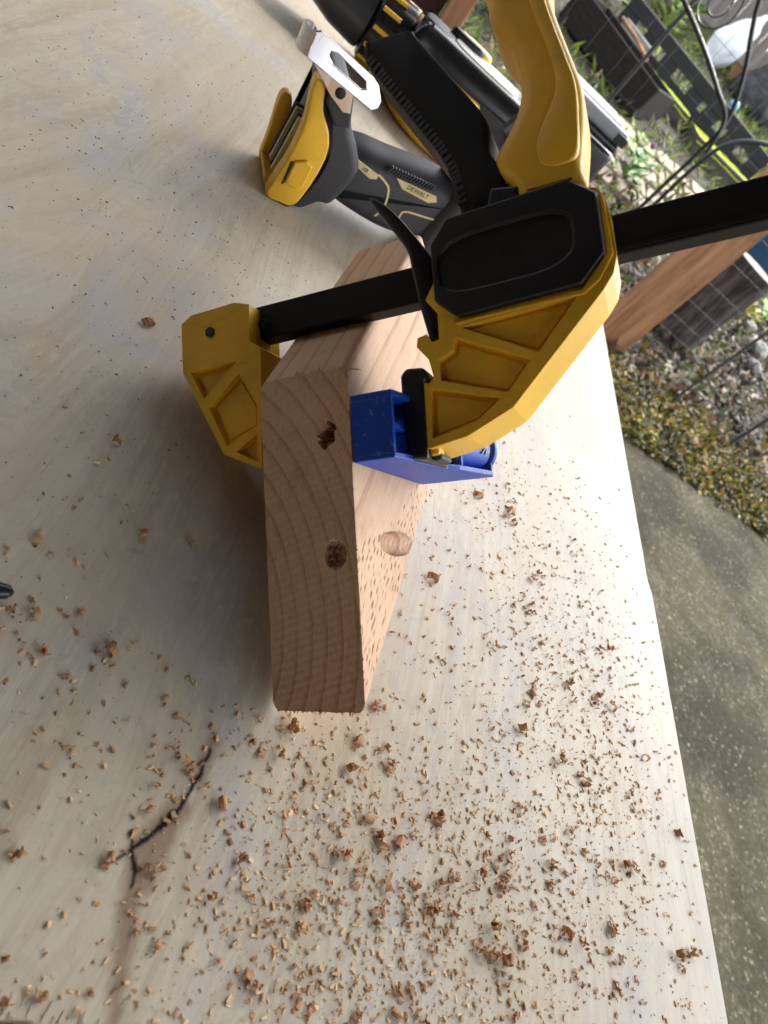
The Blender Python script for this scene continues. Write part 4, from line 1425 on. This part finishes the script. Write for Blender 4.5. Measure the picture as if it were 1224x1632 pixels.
leafmass('leaf_litter', 13000, litter_pos, lambda: random.choice((random.uniform(.012, .04), random.uniform(.03, .10))), LT, 'brown leaf litter and twigs on the dark soil behind the fence', 'leaf litter', M_leaf, .2, .5)
def grass_pos():
    while True:
        x = random.uniform(-1.5, 6.5)
        y = random.uniform(4.7, 11.5)
        if mnoise.noise(Vector((x * 1.3, y * 1.3, 7))) < -.05 and random.random() < .8:
            continue
        return x, y, terr(x, y) - .03
GR = [(.26, .36, .03), (.10, .16, .025), (.06, .11, .02), (.18, .24, .04), (.14, .13, .05), (.20, .17, .10), (.05, .08, .02), (.22, .28, .03)]
leafmass('garden_grass', 15000, grass_pos, lambda: random.uniform(.05, .16), GR, 'green grass and weeds in the garden beyond the fence', 'grass', M_leaf, 1.6, .22)

# ------------------------------------------------------------------ garden things
def rock_mesh(name, sx, sy, sz, mat, loc, seed, label, cat='stone', rotz=0, sub=3):
    bm = bmesh.new()
    bmesh.ops.create_icosphere(bm, subdivisions=sub, radius=1)
    for vt in bm.verts:
        n = vt.co.normalized()
        k = 1 + .38 * mnoise.noise(n * 1.3 + Vector((seed, 0, 0))) + .14 * mnoise.noise(n * 4 + Vector((0, seed, 0)))
        vt.co = Vector((n.x * sx * k, n.y * sy * k, n.z * sz * k))
    me = bpy.data.meshes.new(name)
    bm.to_mesh(me)
    bm.free()
    o = link(name, me, mat)
    o.location = loc
    o.rotation_euler = (0, 0, rotz)
    return tag(o, label, cat)
M_pale = simple('pale_stone', [(0.3, (.13, .13, .12)), (0.7, (.28, .27, .25))], (25, 25, 25), .8)
M_pink = simple('pinkish_stone', [(0.3, (.20, .12, .10)), (0.7, (.33, .21, .18))], (25, 25, 25), .8)
M_dkst = simple('dark_stone', [(0.3, (.02, .02, .022)), (0.7, (.06, .06, .065))], (14, 14, 14), .6)
rock_mesh('garden_stone', .045, .035, .03, M_pink, (2.33, 2.90, GZ + .02), 3.1, 'pinkish angular stone lying in the yellow moss', 'stone', .6, 1)
for i, (x, y, r, lb) in enumerate([(3.36, 4.68, .085, 'largest pale stone at the right edge behind the fence'), (3.30, 4.90, .06, 'pale stone just above the largest pale stone'),
                                   (3.28, 4.42, .055, 'pale stone just below the largest pale stone'), (3.50, 4.28, .05, 'small pale stone low at the right picture edge'),
                                   (2.84, 3.50, .022, 'tiny round white pebble on the dark soil')]):
    rock_mesh('garden_stone', r * 1.2, r, r * .7, M_pale, (x, y, terr(x, y) + r * .3), i * 2.7, lb, 'stone', i, 2)
# bark-covered stump
def stump():
    S = empty('tree_stump', Matrix.Translation((2.39, 4.04, terr(2.4, 4.04) - .04)), 'rough dark bark stump standing behind the wire mesh', 'stump')
    N = NT('rough_bark')
    f = N.noise(N.mp((26, 26, 5)), 1.0, 6, .65, .6)
    N.set(N.ramp(f, [(.32, (.012, .010, .009)), (.5, (.065, .055, .05)), (.72, (.16, .14, .13))]), .9, spec=.2)
    N.bump(f, 1.0, .03)
    v, fc = [], []
    n, m = 48, 16
    H = .60
    for j in range(m + 1):
        for k in range(n):
            q = 2 * math.pi * k / n
            r = .155 * (1 + .10 * mnoise.noise(Vector((math.cos(q) * 2.6, math.sin(q) * 2.6, j * .10))) + .10 * abs(mnoise.noise(Vector((math.cos(q) * 9, math.sin(q) * 9, j * .06)))) + .14 * math.exp(-j * .5))
            v.append((r * math.cos(q) + .02 * j / m, r * math.sin(q), H * j / m))
    for j in range(m):
        for k in range(n):
            fc.append((j * n + k, j * n + (k + 1) % n, (j + 1) * n + (k + 1) % n, (j + 1) * n + k))
    mesh('bark', v, fc, N.m, S, smooth=True, mm=False)
    M_cutw = simple('grey_cut_wood', [(.3, (.14, .12, .10)), (.7, (.30, .27, .23))], (30, 30, 30), .9)
    vv = [(.148 * math.cos(2 * math.pi * k / n) + .02, .148 * math.sin(2 * math.pi * k / n), H - .004) for k in range(n)]
    mesh('cut_top', vv, [tuple(range(n))], M_cutw, S, mm=False)
stump()
# blue tub
M_tub = plastic('blue_tub_plastic', (.012, .06, .13), .4, grain=60)
TB = empty('plastic_tub', Matrix.Translation((3.32, 5.75, terr(3.3, 5.75) - .02)), 'dark blue plastic tub partly hidden by the cedar post', 'tub')
lathe('tub_wall', [(0, 300), (40, 310), (430, 350), (440, 372), (470, 374), (472, 352)], M_tub, TB, 'Z', 40)
# slotted black rail on mossy timbers
M_moss = simple('bright_moss', [(0.3, (.22, .28, .012)), (0.6, (.42, .50, .02)), (0.8, (.55, .58, .07))], (40, 40, 40), .85, .8, .02)
M_timb = simple('weathered_timber', [(0.3, (.03, .026, .022)), (0.7, (.10, .09, .075))], (8, 60, 60), .85, .5, .01)
M_blackw = simple('black_stained_wood', [(0.3, (.008, .008, .010)), (0.7, (.022, .022, .027))], (6, 60, 60), .55, .4, .004)
def seg_frame(p, q):
    p, q = Vector(p), Vector(q)
    x_ = (q - p).normalized()
    y_ = Vector((0, 0, 1)).cross(x_).normalized()
    z_ = x_.cross(y_)
    return frame(x_, y_, z_, p), (q - p).length
def rail():
    mw, L = seg_frame((1.62, 8.05, terr(1.6, 8.05) + .10), (3.62, 7.55, terr(3.6, 7.55) + .10))
    Rl = empty('slotted_bench', mw, 'long black slotted plank bench on the garden slope', 'bench')
    # top plank and front plank with rectangular openings built from pieces
    def pc(name, x0, x1, y0, y1, z0, z1):
        o = box(name, x0, x1, y0, y1, z0, z1, M_blackw, Rl, 0, mm=False)
        bevel(o, 4, 1)
    pc('seat_plank', 0, L, .02, .16, .20, .235)
    pc('seat_plank', 0, L, .19, .33, .20, .235)
    pc('front_rail', 0, L, -.02, .015, .12, .235)
    pc('lower_rail', 0, L, -.02, .015, -.06, .03)
    xs = [0, .26, .50, .95, 1.25, 1.62, L]
    for a in (0.0, .30, .58, .98, 1.22, 1.55, 1.90):
        pc('front_slat', a, min(L, a + .18), -.018, .012, .031, .119)
    for a in (.02, L - .1):
        pc('bench_leg', a, a + .08, .02, .32, -.2, .199)
rail()
def timber(p, q, label, wd=.34, h=.16):
    mw, L = seg_frame(p, q)
    Tm = empty('mossy_timber', mw, label, 'timber', 'mossy edging timbers')
    o = box('timber_core', 0, L, -wd / 2, wd / 2, -h, 0, M_timb, Tm, 0, mm=False)
    bevel(o, 12, 2)
    n = 40
    v, f = [], []
    for i in range(n + 1):
        for j in range(9):
            x, y = L * i / n, -wd * .52 + wd * 1.04 * j / 8
            v.append((x, y, .008 + .014 * mnoise.noise(Vector((x * 9, y * 9, L))) - .05 * (abs(j - 4) == 4)))
    for i in range(n):
        for j in range(8):
            a = i * 9 + j
            f.append((a, a + 1, a + 10, a + 9))
    mesh('moss_cushion', v, f, M_moss, Tm, smooth=True, mm=False)
timber((1.80, 7.75, terr(1.8, 7.75) + .09), (2.68, 7.62, terr(2.7, 7.6) + .09), 'mossy bright green timber nearer the clamp handle, below the black bench')
timber((2.76, 7.40, terr(2.76, 7.4) + .09), (3.50, 7.48, terr(3.5, 7.48) + .09), 'mossy bright green timber beside the cables, below the black bench', .40)
timber((3.05, 9.4, terr(3.05, 9.4) + .05), (4.3, 8.9, terr(4.3, 8.9) + .05), 'mossy timber behind the black bench')
# dark open planter with a stick across it, pale block
def planter():
    mw, L = seg_frame((1.22, 7.45, terr(1.2, 7.4)), (2.15, 6.85, terr(2.1, 6.9)))
    Pn = empty('planter_box', mw, 'dark wooden planter box behind the drill battery', 'planter')
    M_rot = simple('near_black_board', [(0.3, (.006, .005, .004)), (0.7, (.022, .018, .014))], (8, 60, 60), .9, .6, .01)  # boards coloured near black all over
    for (a, b, c, d) in ((0, L, -.35, -.31), (0, L, .31, .35), (0, .04, -.31, .31), (L - .04, L, -.31, .31)):
        o = box('planter_board', a, b, c, d, -.05, .22, M_rot, Pn, 0, mm=False)
        bevel(o, 5, 1)
    box('planter_soil', .04, L - .04, -.31, .31, -.04, .06, M_soil, Pn, 0, mm=False)
    o = tube('fallen_stick', [(1.55, 7.5, terr(1.5, 7.5) + .235), (1.72, 7.25, terr(1.7, 7.3) + .245), (1.86, 7.05, terr(1.86, 7.0) + .25)], .016, M_post, None, 8, mm=False)
    tag(o, 'reddish stick lying across the dark planter box', 'stick')
planter()
mw, L = seg_frame((1.70, 7.98, terr(1.7, 7.98) + .02), (2.05, 7.84, terr(2.05, 7.84) + .02))
BK = box('concrete_block', 0, L, -.16, .02, -.05, .16, M_pale, None, 0, mm=False, mw=mw)
bevel(BK, 10, 2)
tag(BK, 'pale grey concrete block between planter box and black bench', 'block')
# stepping path of pale paving stones
M_pave = simple('tan_paving', [(0.3, (.20, .165, .12)), (0.6, (.34, .29, .21)), (0.8, (.44, .39, .30))], (14, 14, 14), .85, .5, .01)
PT = bpy.data.objects.new('garden_path', None)
C.objects.link(PT)
tag(PT, kind='structure')
random.seed(21)
for j in range(5):
    for i in range(6):
        x0, y0 = 1.55 + i * .24 + (j % 2) * .1 + random.uniform(-.01, .01), 5.05 + j * .26 + .05 * i + random.uniform(-.01, .01)
        zc = terr(x0, y0) + .0
        wx, wy = random.uniform(.19, .225), random.uniform(.20, .24)
        pts = [(x0, y0), (x0 + wx, y0 + .02), (x0 + wx - random.uniform(0, .02), y0 + wy), (x0 + random.uniform(0, .02), y0 + wy - .01)]
        v = [(a, b, terr(a, b) - .06) for a, b in pts] + [(a, b, terr(a, b) + .012) for a, b in pts]
        o = mesh('paving_stone', v, [(3, 2, 1, 0), (4, 5, 6, 7), (0, 1, 5, 4), (1, 2, 6, 5), (2, 3, 7, 6), (3, 0, 4, 7)], M_pave, PT, mm=False)
        bevel(o, 8, 2)
# leafy garden plants
def plant(x, y, n, h, cols, label, flower=None):
    Pl = empty('garden_plant', Matrix.Translation((x, y, terr(x, y) - .02)), label, 'plant')
    v, f = [], []
    for i in range(n):
        q = random.uniform(0, 6.28)
        r0 = random.uniform(0, h * .5)
        z0 = random.uniform(.1, 1) * h * .7
        p = Vector((r0 * math.cos(q), r0 * math.sin(q), z0))
        d = Vector((math.cos(q), math.sin(q), random.uniform(.1, .9))).normalized()
        s_ = d.cross(Vector((0, 0, 1))).normalized()
        l = random.uniform(.35, .6) * h
        b = len(v)
        v += [tuple(p), tuple(p + d * l * .5 + s_ * l * .24), tuple(p + d * l - Vector((0, 0, l * .15))), tuple(p + d * l * .5 - s_ * l * .24)]
        f.append((b, b + 1, b + 2, b + 3))
    N = simple('plant_leaf', [(0.3, tuple(c * .7 for c in cols)), (0.7, cols)], (12, 12, 12), .5)
    mesh('foliage', v, f, N, Pl, mm=False)
    vv, ff = [], []
    for i in range(4):
        q = i * 1.6
        a, b = tube_vf([(0, 0, 0), (.15 * h * math.cos(q), .15 * h * math.sin(q), h * .8)], .005, 5)
        ff += [tuple(k + len(vv) for k in g) for g in b]
        vv += a
    mesh('stems', vv, ff, N, Pl, mm=False)
    if flower:
        bm = bmesh.new()
        bmesh.ops.create_icosphere(bm, subdivisions=2, radius=.024)
        for vt in bm.verts:
            vt.co = vt.co * (1 + .3 * mnoise.noise(vt.co * 60)) + Vector((.05, -.08, h * .8))
        me = bpy.data.meshes.new('flower')
        bm.to_mesh(me); bm.free()
        link('flower', me, simple('flower_petal', [(.3, flower), (.7, flower)], rough=.6), Pl)
plant(1.96, 5.86, 34, .22, (.16, .34, .03), 'bright green leafy plant with a purple flower beyond the drill battery', (.18, .05, .16))
plant(1.85, 5.36, 40, .26, (.10, .24, .05), 'green leafy plant low beside the paving stones')
plant(2.28, 5.20, 30, .22, (.04, .065, .05), 'dark green plant where the two cables leave the clamp bar')
plant(3.25, 5.02, 30, .16, (.42, .40, .05), 'yellow leaved plant right of the bark stump')
plant(3.55, 5.25, 24, .22, (.20, .40, .03), 'bright green plant at the right picture edge')
plant(.55, 6.0, 40, .35, (.09, .18, .03), 'green plant seen between worktop edge and clamp handle')
plant(2.5, 9.9, 50, .5, (.18, .30, .03), 'tall bright green plant above the black bench')
plant(1.5, 8.9, 50, .4, (.16, .24, .04), 'bright green plant beyond the far end of the black bench')
# white sack, pots
M_bag = simple('white_sack', [(0.3, (.62, .66, .72)), (0.7, (.80, .83, .88))], (6, 6, 6), .6, .4, .02)
def sack():
    bm = bmesh.new()
    bmesh.ops.create_icosphere(bm, subdivisions=4, radius=1)
    for vt in bm.verts:
        n = vt.co.normalized()
        k = 1 + .16 * mnoise.noise(n * 2.2) + .05 * mnoise.noise(n * 7)
        tp = 1 - .45 * max(0, n.z)
        vt.co = Vector((n.x * .23 * tp * k, n.y * .20 * tp * k, n.z * .36 * k + .08 * max(0, n.z) ** 3))
    me = bpy.data.meshes.new('white_sack')
    bm.to_mesh(me); bm.free()
    me.polygons.foreach_set('use_smooth', [True] * len(me.polygons))
    o = link('garden_sack', me, M_bag)
    o.location = (3.52, 10.75, terr(3.52, 10.75) + .26)
    o.rotation_euler = (.1, .25, .4)
    tag(o, 'white plastic sack in front of the grey plank wall', 'sack')
sack()
M_terra = simple('terracotta', [(0.3, (.30, .15, .08)), (0.7, (.44, .25, .15))], (12, 12, 12), .85)
PO = empty('flower_pot', Matrix.Translation((3.98, 11.0, terr(4, 11) - .03)), 'terracotta pot right of the white sack', 'pot')
lathe('pot_wall', [(0, 90), (180, 130), (184, 148), (230, 152), (231, 134), (200, 130)], M_terra, PO, 'Z', 28)
rock_mesh('garden_boulder', .36, .32, .34, M_dkst, (4.25, 10.5, terr(4.2, 10.5) + .18), 8.3, 'dark grey boulder before the grey plank wall', 'boulder')
M_ball = plastic('blue_ball', (.10, .30, .45), .4)
bm = bmesh.new()
bmesh.ops.create_uvsphere(bm, u_segments=20, v_segments=14, radius=.07)
for vt in bm.verts:
    vt.co.z *= .94
me = bpy.data.meshes.new('ball'); bm.to_mesh(me); bm.free()
o = link('toy_ball', me, M_ball); o.location = (3.72, 9.6, terr(3.7, 9.6) + .055)
tag(o, 'small pale blue ball beside the mossy timber', 'ball')
# grey plank wall behind
M_plank = simple('grey_weathered_plank', [(0.3, (.10, .088, .08)), (0.55, (.19, .165, .15)), (0.75, (.27, .245, .225))], (26, 26, 2.2), .85, .4, .006)
PW = empty('plank_wall', Matrix.Translation((0, 12.6, terr(0, 12.6))), 'weathered grey vertical plank wall at the top right', 'wall')
pm = None
random.seed(5)
for i in range(44):
    if pm is None:
        q = box('plank', -.086, .086, 0, .025, -.1, 3.4, M_plank, PW, 0, mm=False)
        bevel(q, 4, 1)
        pm = q
        q.location = (2.2, 0, 0)
    else:
        q = pm.copy()
        C.objects.link(q)
        q.location = (2.2 + i * .18, random.uniform(-.006, .006), random.uniform(-.03, .03))
bpy.context.view_layer.update()
